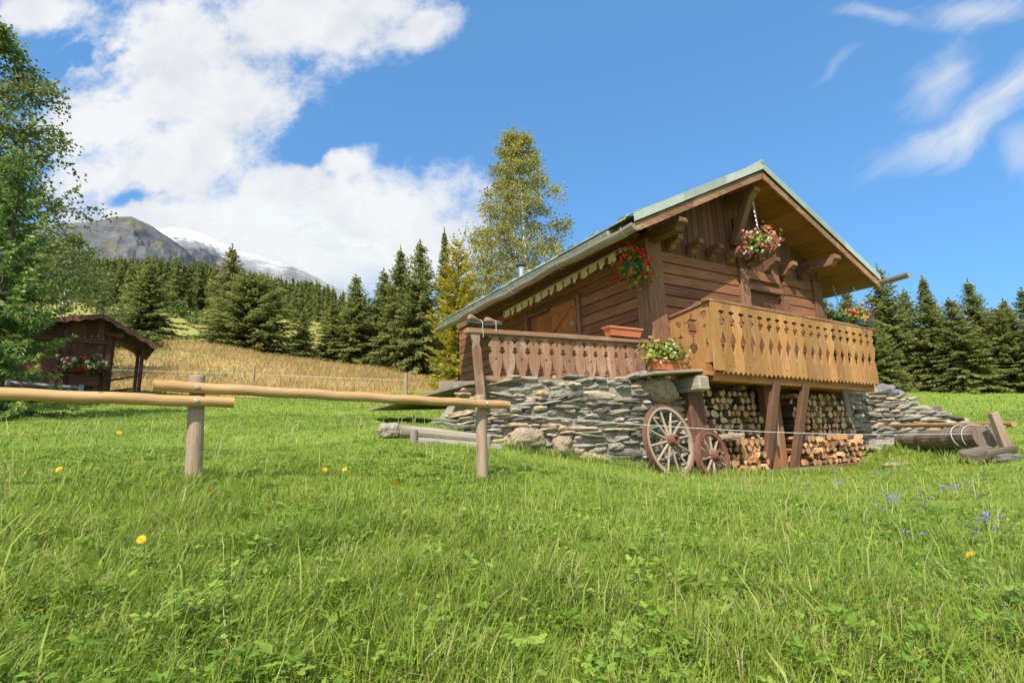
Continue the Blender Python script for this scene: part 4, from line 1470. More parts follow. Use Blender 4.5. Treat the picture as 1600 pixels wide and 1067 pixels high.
def chain_part(root, top, bot, n):
    b = MB()
    for i in range(n):
        p = Vector(top).lerp(Vector(bot), (i + .5) / n)
        L = (Vector(bot) - Vector(top)).length / n
        ax = Vector((1, 0, 0)) if i % 2 else Vector((0, 1, 0))
        up = (Vector(bot) - Vector(top)).normalized()
        pts = [p + up * math.sin(a) * L * .62 + up.cross(ax).normalized() * math.cos(a) * L * .34 for a in np.linspace(0, 2 * math.pi, 10)]
        b.tube(pts, .0065, 5, cap=False)
    b.build('chain', MAT['steel'], root)


def basket(name, u_, off, h, label, topoff, blooms, ext, leafmat, nleaf=420, lines=True, pot='greenpot'):
    root = empty(name, wpt(u_, off, h), YAW)
    tag(root, label, 'hanging basket')
    b = MB(); b.lathe([(.08, -.17), (.15, -.12), (.19, 0), (.175, 0), (.13, -.1)], (0, 0, 0), 16)
    b.build('pot', MAT[pot], root)
    if topoff:
        chain_part(root, topoff, (0, 0, .36), max(6, int((topoff[2] - .36) / .05)))
        b = MB()
        for a in (0, 2.09, 4.19):
            b.tube([(0, 0, .36), (math.cos(a) * .18, math.sin(a) * .18, .0)], .005, 4)
        b.build('hanger_wire', MAT['steel'], root)
    flower_clump(root, ext, nleaf, None, blooms, leafmat)
    return root


basket('hanging_basket', 2.72, .60, .90, 'hanging basket of pink and white geraniums on a chain under the gable', (-.03, .02, 1.02), [('pinkf', 44, .05), ('whitef', 24, .042)], (.38, .32, .28), 'yellowleaf', 320)
basket('hanging_basket', -.40, .02, .12, 'bright red geraniums hanging from the left eave by the corner post', (0, .1, .45), [('redf', 46, .055), ('whitef', 2, .03)], (.32, .28, .36), 'geranium', 260)
basket('hanging_basket', 6.23, .2, -.28, 'dark green pot hanging on a chain at the right end of the balcony', (.0, .05, .80), [('redf', 3, .04)], (.20, .2, .16), 'geranium', 120)
bx = empty('flower_box', wpt(5.62, .92, -.66), YAW)
tag(bx, 'box of red and pink geraniums on the right end of the golden balcony rail', 'flower box')
b = MB(); b.box((0, 0, 0), (.55, .18, .15), taper=1.15); b.build('planter', MAT['greenpot'], bx, .01)
flower_clump(bx, (.34, .18, .24), 300, None, [('redf', 16, .05), ('pinkf', 8, .045)], 'yellowleaf')
for ch in bx.children:
    if ch.name.startswith(('foliage', 'blossoms')): ch.location = (0.0, 0, .18)


def planter(name, u_, off, h, lx, label, mat='terracotta'):
    root = empty(name, wpt(u_, off, h), YAW)
    tag(root, label, 'flower box')
    b = MB()
    hx, hy, hz = lx / 2, .10, .16
    o_ = [(-hx * .86, -hy * .78, 0), (hx * .86, -hy * .78, 0), (hx * .86, hy * .78, 0), (-hx * .86, hy * .78, 0), (-hx, -hy, hz), (hx, -hy, hz), (hx, hy, hz), (-hx, hy, hz)]
    i_ = [(x * .94, y * .86, z + (.015 if z == 0 else 0)) for x, y, z in o_]
    v = o_ + i_
    b.add(v, [(3, 2, 1, 0), (0, 1, 5, 4), (1, 2, 6, 5), (2, 3, 7, 6), (3, 0, 4, 7), (8, 9, 10, 11), (12, 13, 9, 8), (13, 14, 10, 9), (14, 15, 11, 10), (15, 12, 8, 11), (4, 5, 13, 12), (5, 6, 14, 13), (6, 7, 15, 14), (7, 4, 12, 15)])
    b.build('trough', MAT[mat], root)
    b = MB()
    for (x0, y0, x1, y1) in ((-hx, -hy, hx, -hy), (-hx, hy, hx, hy), (-hx, -hy, -hx, hy), (hx, -hy, hx, hy)):
        b.beam((x0 * 1.015, y0 * 1.04, hz - .012), (x1 * 1.015, y1 * 1.04, hz - .012), .018, .03)
    b.build('rim', MAT[mat], root)
    return root


planter('flower_box', -.78, .02, -1.275, .78, 'empty terracotta planter on the terrace handrail')
fb = planter('flower_box', -.30, .55, -1.93, .72, 'terracotta planter of fading white geraniums on the wooden shelf')
flower_clump(fb, (.46, .20, .22), 520, None, [('whitef', 20, .032)], 'yellowleaf', lsize=.04)
for ch in fb.children:
    if ch.name.startswith(('foliage', 'blossoms')): ch.location = (-.02, 0, .30)

# shoes with white laces drying on the rail
for i, (uu, rz, lab) in enumerate(((-3.72, .2, 'brown hiking shoe upright on the left end of the terrace rail'), (-3.42, -.5, 'brown hiking shoe lying beside its mate nearer the hearts'))):
    root = empty('hiking_shoe', wpt(uu, .0, -1.275), YAW + rz)
    tag(root, lab, 'shoe', 'pair of shoes on the railing')
    b = MB()
    secs = [(-.14, .032, .03, .10), (-.10, .040, .03, .14), (-.04, .042, .03, .13), (.03, .044, .03, .085), (.09, .046, .028, .065), (.14, .035, .025, .05)]
    v, f = [], []
    for (x, wd, z0, z1) in secs:
        for k in range(8):
            a = 2 * math.pi * k / 8
            v.append((x, math.cos(a) * wd, (z0 + z1) / 2 + math.sin(a) * (z1 - z0) / 2))
    for s_ in range(len(secs) - 1):
        for k in range(8):
            k2 = (k + 1) % 8
            f.append((s_ * 8 + k, s_ * 8 + k2, s_ * 8 + 8 + k2, s_ * 8 + 8 + k))
    f += [tuple(range(8))[::-1], tuple(range(40, 48))]
    b.add(v, f); b.build('upper', MAT['shoe'], root, smooth=True)
    b = MB(); b.prism([(-.15, -.04), (.02, -.045), (.1, -.05), (.15, -.03), (.15, .03), (.1, .05), (.02, .045), (-.15, .04)], (0, 0, .016), (1, 0, 0), (0, 1, 0), .03)
    b.build('sole', MAT['sole'], root)
    b = MB(); b.tube([(.05, -.045, .06), (.05, -.085, .045), (.05, -.115, .0), (.05, -.12, -.12), (.055, -.118, -.22 + .1 * i)], .004, 5)
    b.build('lace', MAT['white'], root)

# small propped ramp and edging logs left of the terrace
b = MB()
RP0 = Vector((-1.2, 9.0, .55))
b.beam(Vector((-1.95, 8.98, .42)) - RP0, Vector((-.95, 8.72, .88)) - RP0, .08, .16)
b.beam(Vector((-1.75, 8.6, .34)) - RP0, Vector((-.80, 8.35, .72)) - RP0, .30, .05)
b.beam(Vector((-2.1, 8.5, .33)) - RP0, Vector((-1.35, 8.45, .34)) - RP0, .16, .07)
rp = b.build('plank_ramp', MAT['greywood'], None, .006, loc=RP0 + Vector((.42, .1, -.14)))
tag(rp, 'grey sloping planks rising to the left end of the terrace', 'plank ramp')
A_, B_ = Vector((-1.52, 6.95, 0)), Vector((-.38, 7.55, 0))
A_.z = g1(A_.x, A_.y) + .09; B_.z = g1(B_.x, B_.y) + .07
b = MB(); b.tube([(0, 0, 0), (B_ - A_) / 2, B_ - A_], [.085, .08, .078], 12)
tag(b.build('edging_log', MAT['greywood'], None, loc=A_), 'upper of the two round grey edging logs left of the stone wall', 'edging log')
A2, B2 = A_ + Vector((.25, -.10, -.16)), B_ + Vector((.15, -.10, -.13))
b = MB(); b.tube([(0, 0, 0), (B2 - A2) / 2, B2 - A2], [.07, .072, .07], 12)
tag(b.build('edging_log', MAT['greywood'], None, loc=A2), 'lower half hidden edging log in the grass below its twin', 'edging log')
for k, (t, lab) in enumerate(((.12, 'short grey peg holding the left end of the edging logs'), (.93, 'short grey peg holding the right end of the edging logs'))):
    p = A_.lerp(B_, t) + Vector((.07, -.17, 0))
    b = MB(); b.tube([(0, 0, -.3), (0, 0, .11)], .052, 10)
    tag(b.build('wooden_peg', MAT['greywood'], None, loc=(p.x, p.y, g1(p.x, p.y) + .04)), lab, 'wooden peg')

# ------------------------------------------------------------------ rail fence
fence = empty('rail_fence', (-2.48, 4.11, g1(-2.48, 4.11)))
tag(fence, 'pale round rail fence with two posts across the lawn', 'rail fence')
fo = fence.location
F1, F2 = Vector((-2.48, 4.11, 0)), Vector((-.36, 5.59, 0))
F1.z, F2.z = g1(F1.x, F1.y), g1(F2.x, F2.y)
ft1, ft2 = Vector((-2.503, 4.09, .615)), Vector((-.36, 5.58, .52))
for a, t, rad in ((F1, ft1, .059), (F2, ft2, .061)):
    b = MB()
    pts = [a - Vector((0, 0, .3)), a, a.lerp(t, .4) + Vector((.004, 0, 0)), a.lerp(t, .985), t]
    b.tube([p - fo for p in pts], [rad, rad, rad * .98, rad * .98, rad * .9], 20)
    b.build('post', MAT['oldpost'], fence, smooth=False)
dirf = (ft2 - ft1); dirf.z = 0; dirf.normalize()
front = Vector((dirf.y, -dirf.x, 0)) * .095
rails = []
# upper rail from the left post to beyond the right post, lower rail off to the left
ra, rb = Vector((-2.503, 4.09, .508)), Vector((-.36, 5.58, .418))
dd = (rb - ra).normalized()
rails.append((ra + front - dd * .28, rb + front + dd * .30, .043))
la = Vector((-2.503, 4.09, .405)); lb = la + Vector((-2.6, -1.75, .09))
ld = (la - lb).normalized()
rails.append((la + front + ld * .26, lb + front - ld * .3, .0425))
for a, e, rad in rails:
    b = MB()
    n = 24
    b.tube([(a.lerp(e, i / n)) - fo + Vector((0, 0, .004 * math.sin(i * 1.7))) for i in range(n + 1)], [rad * (1 + .02 * math.sin(i * 2.3)) for i in range(n + 1)], 20, r=.55)
    rl = b.build('rail', MAT['rail'], fence, smooth=False)
    for pnt in ([ra, rb] if rad > .0427 else [la]):
        q = pnt + front * 1.0 - fo + front.normalized() * rad
        s = MB(); s.lathe([(.0, 0), (.016, 0), (.016, .008), (.009, .01), (.009, .02), (0, .02)], q, 10, front.normalized().to_track_quat('Z', 'Y').to_matrix())
        s.build('bolt', MAT['steel'], rl)

# ------------------------------------------------------------------ trough, post and rail, rope
TL, TR = Vector((8.66, 11.95, 0)), Vector((8.20, 9.30, 0))
TL.z, TR.z = -.27, -.17
b = MB()
n = 14
b.tube([(TL.lerp(TR, i / n)) - TL + Vector((.012 * math.sin(i * 2), 0, .01 * math.sin(i * 1.3))) for i in range(n + 1)], [.18 + .03 * i / n + .008 * math.sin(i * 3.1) for i in range(n + 1)], 18, r=.5)
tr_ = b.build('log_trough', MAT['darklog'], None, loc=TL)
tag(tr_, 'long dark hewn log lying by the leaning post at the right', 'log')
b = MB()
for i, t in enumerate((.15, .42, .66)):
    p = TL.lerp(TR, t) - TL + Vector((-.19, 0, -.02))
    b.tube([p + Vector((.05, 0, 0)), p + Vector((-.02, 0, 0))], .03, 8)
b.build('knot', MAT['bark'], tr_)
SLp = Vector((7.58, 8.85, 0)); SLp.z = g1(7.58, 8.85) + .16
b = MB()
hl = [(.19 * math.cos(t), .19 * math.sin(t) + .05) for t in np.linspace(math.pi, 2 * math.pi, 13)] + [(.14 * math.cos(t), .045 * math.sin(t) + .05) for t in np.linspace(2 * math.pi, math.pi, 11)]
ax_ = Vector((.93, .30, .10)).normalized()
sx2 = ax_.cross(Vector((0, 0, 1))).normalized(); up2 = sx2.cross(ax_)
b.prism([(x * 1.25, y * 1.2) for x, y in hl], ax_ * .30, sx2, up2, .74, r=.35, grain='x')
hl2 = b.build('hollow_log', MAT['darklog'], None, .02, loc=SLp)
tag(hl2, 'short hollowed dark log under the big end of the long log', 'hollow log')
PB = Vector((8.28, 9.0, 0)); PB.z = g1(PB.x, PB.y)
pf = empty('post_and_rail', PB)
tag(pf, 'leaning grey post with one brown rail at the right edge', 'post and rail')
b = MB(); b.beam((0.02, 0, -.3), (-.15, 0, .74), .13, .11, up=(0, 1, 0)); b.build('post', MAT['oldpost'], pf, .012)
b = MB(); b.tube([(.06, -.12, .535), (.35, 1.7, .57), (.66, 3.6, .61)], .046, 10); b.build('rail', MAT['rail'], pf)
# white cord from the fence post past the wheels to the trough
b = MB()
RA, RB_ = Vector((-.30, 5.66, .33)), Vector((8.27, 9.5, -.12))
RA0 = RA.copy()
pts = [RA.lerp(RB_, i / 40) + Vector((0, 0, -.10 * math.sin(math.pi * i / 40))) - RA0 for i in range(41)]
b.tube(pts, .0052, 6)
for s_ in (0, 1):
    q = TR + Vector((0.02, .28 + s_ * .22, 0)) - RA0
    b.tube([q + Vector((math.cos(a) * .210, .05 * s_ * math.sin(a), math.sin(a) * .212)) for a in np.linspace(0, 6.3, 24)], .007, 6)
b.tube([TR + Vector((.0, .3, .21)) - RA0, Vector((8.26, 8.96, PB.z + .50)) - RA0], .009, 6)
tag(b.build('white_rope', MAT['white'], None, loc=RA0), 'white rope strung from the fence post past the wheels to the log', 'rope')
b = MB(); b.tube([(0, 0, -.2), (0, 0, .30)], [.26, .24], 14, r=.4)
sp_ = wpt(9.2, .55, 0)
tag(b.build('tree_stump', MAT['darklog'], None, .02, loc=(sp_.x, sp_.y, -.35 + .62)), 'dark sawn stump on top of the sloping stone bank', 'stump')
b = MB()
for k in range(3):
    n0 = len(b.v)
    b.boulder((.70, .5, .36 - .05 * k), Matrix.Rotation(.3 * k, 3, 'Z'), .34, .85, r=.25 + .2 * k)
    b.v[n0:] = [(x + k * .34, y + .08 * k, z - .03 * k) for x, y, z in b.v[n0:]]
tp = wpt(7.50, .25, -2.12)
tag(b.build('tarpaulin', MAT['tarp'], None, loc=tp, rotz=YAW, smooth=True), 'grey crumpled tarpaulin heap on the stone bank by the balcony', 'tarpaulin')
b = MB(); b.beam((-.2, 0, 0), (.25, 0, .02), .1, .09)
tag(b.build('red_handle', MAT['red'], None, .02, loc=wpt(8.5, .0, -1.95), rotz=YAW), 'small red metal bar sticking out beyond the tarpaulin', 'red bar')

# far wire fence at the edge of the hay field
for i, (x, y, hgt, rad, lab) in enumerate(((-13.0, 25.9, 1.0, .07, 'thick grey stake of the wire fence above the upper rail'), (-11.0, 26.6, .8, .035, 'thin pale stake of the wire fence in the hay'), (-5.1, 24.6, 1.05, .085, 'broad pale stake of the wire fence nearest the chalet'), (-21.5, 21.5, .9, .06, 'stake of the wire fence behind the shed'))):
    b = MB(); b.tube([(0, 0, -.2), (0, 0, hgt)], rad, 9)
    tag(b.build('fence_stake', MAT['oldpost'], None, loc=(x, y, g1(x, y))), lab, 'fence stake', 'stakes of the wire fence')
b = MB()
W0 = Vector((-21.5, 21.5, g1(-21.5, 21.5) + .75))
wp_ = [W0, Vector((-13, 25.9, g1(-13, 25.9) + .62)), Vector((-11, 26.6, g1(-11, 26.6) + .62)), Vector((-5.1, 24.6, g1(-5.1, 24.6) + .7))]
b.tube([p - W0 for p in wp_], .007, 5)
tag(b.build('fence_wire', MAT['white'], None, loc=W0), 'single white fence wire strung along the edge of the hay field', 'wire')

# ------------------------------------------------------------------ shed
SYAW = R(40)
SC = Vector((-11.62, 14.80, 0)); SC.z = g1(SC.x, SC.y) - .05
shed = empty('shed', SC, SYAW)
shed.scale = (.77, .77, .77)
tag(shed, 'small dark timber shed with arched door and wavy verge boards', 'shed')
SA = (-.34, 3.02)
def srt(u): return SA[1] - (.24 * (SA[0] - u) if u < SA[0] else .60 * (u - SA[0]))
b = MB()
u = -2.95
while u < 0:
    b.box((u + .09, .03 + random.uniform(-.004, .004), (srt(u + .09) - .15) / 2), (.172, .06, srt(u + .09) - .15), grain=2)
    u += .18
for h in np.arange(0, 2.2, .2):
    b.box((-.03, 1.5, h + .1), (.06, 3.0, .19))
    b.box((-2.92, 1.5, h + .1), (.06, 3.0, .19))
b.box((-1.45, 3.0, 1.2), (2.9, .06, 2.4))
b.build('wall', MAT['shedwood'], shed, .004)
b = MB()
b.box((-.06, -.02, 1.15), (.16, .16, 2.3), grain=2); b.box((-1.32, -.02, 1.2), (.14, .1, 2.5), grain=2); b.box((-1.45, -.03, 2.02), (2.9, .1, .16))
b.box((.98, .05, 1.0), (.12, .12, 2.1), grain=2); b.box((.95, 1.6, 1.0), (.12, .12, 2.1), grain=2); b.box((.96, 1.2, 2.08), (.12, 3.0, .14))
b.beam((.1, .05, .62), (.98, .05, .85), .06, .07); b.beam((.1, .05, .2), (.98, .05, .38), .06, .07)
b.beam((-.2, .0, 2.35), (.35, -.3, 2.25), .15, .16)
b.build('frame', MAT['shedwood'], shed, .006)
b = MB()
ar = [(-.62, 0), (.62, 0), (.62, 1.45)] + [(math.cos(a) * .62, 1.45 + math.sin(a) * .28) for a in np.linspace(0, math.pi, 9)][1:-1] + [(-.62, 1.45)]
b.prism(ar, (-2.05, -.03, .05), (1, 0, 0), (0, 0, 1), .06)
dr = b.build('arched_door', MAT['shedwood'], shed)
b = MB(); b.tube([(-1.58, -.10, .95), (-1.60, -.12, 1.1), (-1.58, -.10, 1.25)], .014, 6); b.build('handle', MAT['iron'], dr)
b = MB()
ow = [(-.45, 0), (.45, 0), (.45, .62)] + [(math.cos(a) * .45, .62 + math.sin(a) * .14) for a in np.linspace(0, math.pi, 8)][1:-1] + [(-.45, .62)]
b.prism(ow, (-.68, -.025, 1.0), (1, 0, 0), (0, 0, 1), .05)
b.box((-.68, -.05, .62), (.85, .05, .5))
b.build('window_shutter', MAT['shedwood'], shed)
b = MB()
for (ua, ub) in ((-3.2, SA[0]), (1.38, SA[0])):
    p = [(ua, -.5, srt(ua)), (ub, -.5, srt(ub)), (ub, 3.3, srt(ub)), (ua, 3.3, srt(ua))]
    q = [Vector(x) for x in p] + [Vector(x) - Vector((0, 0, .07)) for x in p]
    b.add(q, [(0, 1, 2, 3), (7, 6, 5, 4), (0, 4, 5, 1), (1, 5, 6, 2), (2, 6, 7, 3), (3, 7, 4, 0)])
rf = b.build('roof', MAT['shedwood'], shed)
b = MB()
for (ua, ub) in ((-3.2, SA[0]), (SA[0] + .004, 1.38)):
    n = 40
    top = [(ua + (ub - ua) * i / n, srt(ua + (ub - ua) * i / n) - .012) for i in range(n + 1)]
    bot = [(x, z - .19 - .03 * math.sin(x * 17)) for x, z in top][::-1]
    b.prism(top + bot, (0, -.53, 0), (1, 0, 0), (0, 0, 1), .05, grain='x')
b.build('wavy_verge_board', wood('shed verge boards', [(.09, .045, .026), (.165, .085, .050), (.24, .135, .085)], None), rf)
sb = empty('window_box', SC + Matrix.Rotation(SYAW, 3, 'Z') @ Vector((-.50, -.18, .76)), SYAW)
sb.scale = (.77, .77, .77)
tag(sb, 'window box of white and red geraniums on the dark shed', 'flower box')
b = MB(); b.box((0, .04, -.05), (1.0, .2, .2)); b.build('planter', MAT['shedwood'], sb, .008)
flower_clump(sb, (.60, .18, .26), 340, None, [('whitef', 24, .078), ('redf', 18, .072)], 'geranium', lsize=.06)
for ch in sb.children:
    if ch.name.startswith(('foliage', 'blossoms')): ch.location = (0, -.02, .14)
b = MB()
b.tube([(-.75, 0, .55), (.75, 0, .42)], .045, 8); b.tube([(-.75, 0, 0), (-.75, 0, .62)], .06, 8); b.tube([(.75, 0, -.1), (.75, 0, .5)], .06, 8)
pp = SC + Vector((-.55, -1.35, 0)); pp.z = g1(pp.x, pp.y)
tag(b.build('metal_barrier', MAT['greymetal'], None, loc=pp, rotz=R(25)), 'blue grey metal barrier standing low before the shed', 'metal barrier')
print('small things done', len(bpy.data.objects))


# ------------------------------------------------------------------ trees
def unit(v):
    return v / np.maximum(np.linalg.norm(v, axis=-1, keepdims=True), 1e-9)


def cards(p, d, ln, wd, rg, roll=None):
    """diamond sprays starting at p, pointing along d"""
    n = len(p)
    up = np.tile([0, 0, 1.0], (n, 1)) + rg.normal(0, .35, (n, 3))
    side = unit(np.cross(d, up))
    if roll is not None:
        nrm = np.cross(side, d)
        side = side * np.cos(roll)[:, None] + nrm * np.sin(roll)[:, None]
    ln = ln[:, None]; wd = wd[:, None]
    mid = p + d * ln * .45
    return np.stack([p, mid - side * wd, p + d * ln, mid + side * wd], 1)


def spruce_crown(h, rad, seed, spacing, nb, step, tl, tw, base=.04, droop=.35, power=.85, gap=.12, upt=.35, cones=0, hangk=.95, tipk=.18):
    rg = np.random.default_rng(seed)
    P, D, L_, Rn = [], [], [], []
    cpos = []
    z = base * h
    ph = rg.uniform(0, 6.28)
    sect = rg.uniform(.62, 1.2, 12)
    while z < h * .955:
        t = z / h
        LL = rad * (1 - t) ** power * (1.0 if t > .12 else .75 + t * 2) + .015 * rad
        k = max(4, int(nb * (1 - .35 * t)))
        for i in range(k):
            if rg.random() < gap:
                continue
            az = ph + 6.283 * i / k + rg.normal(0, .22)
            l = LL * rg.uniform(.6, 1.15) * np.interp(az % 6.283, np.linspace(0, 6.283, 12), sect)
            m = max(3, int(l / step))
            s = np.linspace(.10, 1, m) + rg.normal(0, .012, m)
            sl = (.80 * t - .30) + rg.normal(0, .10)
            zz = z + rg.normal(0, spacing * .3) + l * (sl * s - droop * (1 - t) * s ** 1.3 + upt * s ** 3 * .6)
            c_, si = math.cos(az), math.sin(az)
            pts = np.stack([c_ * l * s, si * l * s, zz], 1)
            tan = unit(np.gradient(pts, axis=0))
            lat = np.array([-si, c_, 0.0])
            tone = rg.uniform(-.12, .12)
            for sg in (-1, 0, 1, -1, 1):
                a = rg.uniform(.35, 1.1, m) if sg else np.zeros(m)
                d = unit(tan * np.cos(a)[:, None] + lat * sg * np.sin(a)[:, None] + np.array([0, 0, -1.0]) * rg.uniform(.05, hangk, m)[:, None])
                ll = tl * (1.25 - .65 * s) * rg.uniform(.6, 1.25, m) * (min(1.0, .22 + 1.3 * l / rad))
                P.append(pts + rg.normal(0, tl * .07, (m, 3))); D.append(d); L_.append(ll)
                Rn.append(np.clip(.40 + tone + tipk * s ** 3 + rg.normal(0, .14, m), 0, 1))
            if cones and t > .6 and rg.random() < cones:
                cpos.append(pts[-1] + rg.normal(0, .05, 3))
        z += spacing * (1 - .45 * t) * rg.uniform(.8, 1.2)
        ph += 1.1
    # leader
    for q in np.linspace(.94, 1.0, 12):
        P.append(np.array([[0, 0, q * h]])); D.append(unit(np.array([[rg.normal(0, .3), rg.normal(0, .3), 1.0]]))); L_.append(np.array([tl * .38])); Rn.append(np.array([.5]))
    P, D, L_, Rn = np.concatenate(P), np.concatenate(D), np.concatenate(L_), np.concatenate(Rn)
    q = cards(P, D, L_, tw * rg.uniform(.7, 1.3, len(P)), rg, rg.normal(0, .9, len(P)))
    return q, Rn, np.array(cpos).reshape(-1, 3)


def trunk_mb(h, r0, bend=0.0):
    b = MB()
    pts = [Vector((bend * math.sin(t * 3), bend * .6 * math.sin(t * 4 + 1), -.3 + t * (h * .97 + .3))) for t in np.linspace(0, 1, 9)]
    b.tube(pts, [r0 * (1.15 if t == 0 else 1) * (1 - .93 * t) for t in np.linspace(0, 1, 9)], 10)
    return b


def cone_cards(cp, size, rg):
    d = np.tile([0, 0, -1.0], (len(cp), 1)) + rg.normal(0, .15, (len(cp), 3))
    return cards(cp, unit(d), np.full(len(cp), size), np.full(len(cp), size * .22), rg)


def make_spruce(name, h, rad, seed, mat='needle', tr=.16, **kw):
    """a tree thing (Empty) with trunk and crown"""
    root = empty(name)
    trunk_mb(h, tr).build('trunk', MAT['tbark'], root)
    q, rn, cp = spruce_crown(h, rad, seed, **kw)
    per = np.zeros(len(q), int)
    if len(cp):
        rg = np.random.default_rng(seed + 99)
        cq = np.concatenate([cone_cards(cp + rg.normal(0, .1, cp.shape), .22, rg) for _ in range(3)])
        q = np.concatenate([q, cq]); rn = np.r_[rn, rg.uniform(0, 1, len(cq))]; per = np.r_[per, np.ones(len(cq), int)]
    quads_mesh('crown', q, rn, [MAT[mat], MAT['cone']], root, per=per)
    return root


def birch_crown(h, prof, seed, nlimb, nleaf, lsize, base=.15, up=.8, sub=7, hang=.5, spread=.22):
    """prof(t): crown radius at height share t; returns limbs (MB) and leaves"""
    rg = np.random.default_rng(seed)
    mb = MB()
    tips = []
    for i in range(nlimb):
        t = base + (1 - base) * (i + rg.random()) / nlimb
        az = i * 2.399 + rg.normal(0, .3)
        R_ = prof(t) * rg.uniform(.75, 1.12)
        z0 = max(.06 * h, t * h - R_ * up)
        p0 = np.array([0, 0, z0]); e = np.array([math.cos(az) * R_, math.sin(az) * R_, t * h])
        n = 6
        pts = [p0 + (e - p0) * s + np.array([0, 0, R_ * .22 * math.sin(s * 3.14)]) + rg.normal(0, .03 * R_, 3) * (s > 0) for s in np.linspace(0, 1, n)]
        mb.tube([Vector(p) for p in pts], [max(.006, .035 * (1 - s * .85) * (h / 12)) for s in np.linspace(0, 1, n)], 5, r=.4, cap=False)
        pa = np.array(pts)
        for k in range(sub):
            s = rg.uniform(.25, 1.0)
            q0 = np.array([np.interp(s, np.linspace(0, 1, n), pa[:, j]) for j in range(3)])
            l = R_ * rg.uniform(.22, .42) + .25
            a2 = az + rg.normal(0, .9)
            q1 = q0 + np.array([math.cos(a2) * l, math.sin(a2) * l, l * rg.uniform(-.1, .5)])
            q2 = q1 + np.array([math.cos(a2) * l * .35, math.sin(a2) * l * .35, -l * hang * rg.uniform(.3, 1.2)])
            mb.tube([Vector(q0), Vector(q1), Vector(q2)], [.012 * h / 12, .007 * h / 12, .003 * h / 12], 4, r=.4, cap=False)
            tips.append((q0, q1, q2))
    per = max(4, nleaf // len(tips))
    C_, Rn = [], []
    for (q0, q1, q2) in tips:
        s = rg.random(per) ** .7
        a = np.where(s[:, None] < .55, q0 + (q1 - q0) * (s / .55)[:, None], q1 + (q2 - q1) * ((s - .55) / .45)[:, None])
        C_.append(a + rg.normal(0, spread, (per, 3)) * np.array([1, 1, .8]) * (.35 + .65 * rg.random((per, 1))))
        Rn.append(np.clip(rg.normal(.42, .2, per) + rg.normal(0, .13), 0, 1))
    C_ = np.concatenate(C_); Rn = np.concatenate(Rn)
    n = len(C_)
    d = unit(rg.normal(0, 1, (n, 3)) + np.array([0, 0, -.55]))
    q = cards(C_, d, lsize * rg.uniform(.7, 1.3, n), lsize * .40 * rg.uniform(.8, 1.2, n), rg, rg.uniform(0, 6.28, n))
    return mb, q, Rn


def make_birch(name, h, prof, seed, nlimb, nleaf, lsize, mat, tr=.14, limb='bbark', **kw):
    root = empty(name)
    b = trunk_mb(h, tr, .12)
    b.build('trunk', MAT['bbark'], root)
    mb, q, rn = birch_crown(h, prof, seed, nlimb, nleaf, lsize, **kw)
    mb.build('limbs', MAT[limb], root)
    quads_mesh('crown', q, rn, MAT[mat], root)
    return root


def put(o, x, y, sc, rz, label, cat, group=None, sink=0.05):
    o.location = (x, y, g1(x, y) - sink)
    o.scale = sc
    o.rotation_euler = (0, 0, rz)
    return tag(o, label, cat, group)


# spruce kinds on a 10 m body, rad 3
SPR = []
for k, (rad, dr, pw, cn, nb, gp) in enumerate(((2.7, .50, .95, 0, 12, .10), (2.3, .55, 1.0, .4, 11, .12), (3.1, .42, .66, 0, 14, .06), (2.0, .5, 1.05, 0, 10, .14), (2.6, .62, .92, .25, 11, .16))):
    SPR.append((rad, dict(seed=40 + k, spacing=.28, nb=nb, step=.14, tl=.50, tw=.062, droop=dr, power=pw, cones=cn, gap=gp)))
protos = {}


def spruce_at(kind, x, y, h, r, rz, label, group=None):
    rad, kw = SPR[kind]
    if kind not in protos:
        o = make_spruce('spruce_tree', 10.0, rad, tr=.17, **kw)
        protos[kind] = o
    else:
        o = copy_tree(protos[kind])
    return put(o, x, y, (r / rad, r / rad, h / 10.0), rz, label, 'spruce tree', group)


SPRUCES = [
    (0, -26.36, 36.47, 6.3, 2.9, 'dense green spruce right behind the dark shed roof'),
    (1, -28.36, 50.59, 11.2, 3.5, 'tall spruce full of brown cones behind the round spruce'),
    (2, -21.43, 41.83, 7.2, 3.6, 'round full spruce with bare trunk foot standing on the hay field'),
    (3, -18.19, 44.42, 4.9, 1.5, 'little pointed spruce right of the round spruce'),
    (4, -14.42, 46.83, 8.7, 2.6, 'spruce with cones at the left end of the trees by the hay'),
    (3, -16.58, 47.17, 6.2, 1.9, 'small slim spruce leaning into the cone bearing spruce'),
    (0, -10.25, 46.89, 11.9, 2.8, 'left one of the two tall twin spruces'),
    (4, -8.10, 45.28, 12.6, 2.9, 'right one of the two tall twin spruces, beside the larch'),
    (1, -12.22, 48.48, 9.8, 2.5, 'spruce filling the gap left of the tall twins'),
    (3, -6.94, 53.55, 15.8, 2.2, 'very thin dark spruce spire above the yellow larch'),
    (0, 31.18, 51.26, 9.8, 3.4, 'spruce directly behind the hanging green pot'),
    (4, 32.04, 48.35, 9.1, 3.1, 'spruce behind the tip of the right gutter'),
    (0, 35.53, 48.35, 11.5, 3.5, 'tallest spruce right of the chalet at the meadow crest'),
    (4, 39.28, 50.53, 9.6, 3.3, 'spruce in the dip right of the tallest meadow spruce'),
    (3, 38.03, 46.41, 10.1, 2.9, 'slender spruce in the middle of the right hand row'),
    (4, 37.93, 43.88, 7.8, 3.0, 'low broad spruce before the right hand row'),
    (0, 41.68, 45.90, 9.8, 3.0, 'pointed spruce near the right picture edge'),
    (2, 41.53, 43.31, 7.0, 2.9, 'round low spruce at the right picture edge'),
    (4, 43.45, 43.00, 8.5, 3.1, 'spruce cut by the right picture edge'),
    (2, 32.26, 45.78, 6.2, 2.5, 'low dense spruce under the tallest meadow spruce'),
    (1, 49.17, 52.59, 8.2, 2.6, 'distant spruce tip between the two right hand spires'),
]
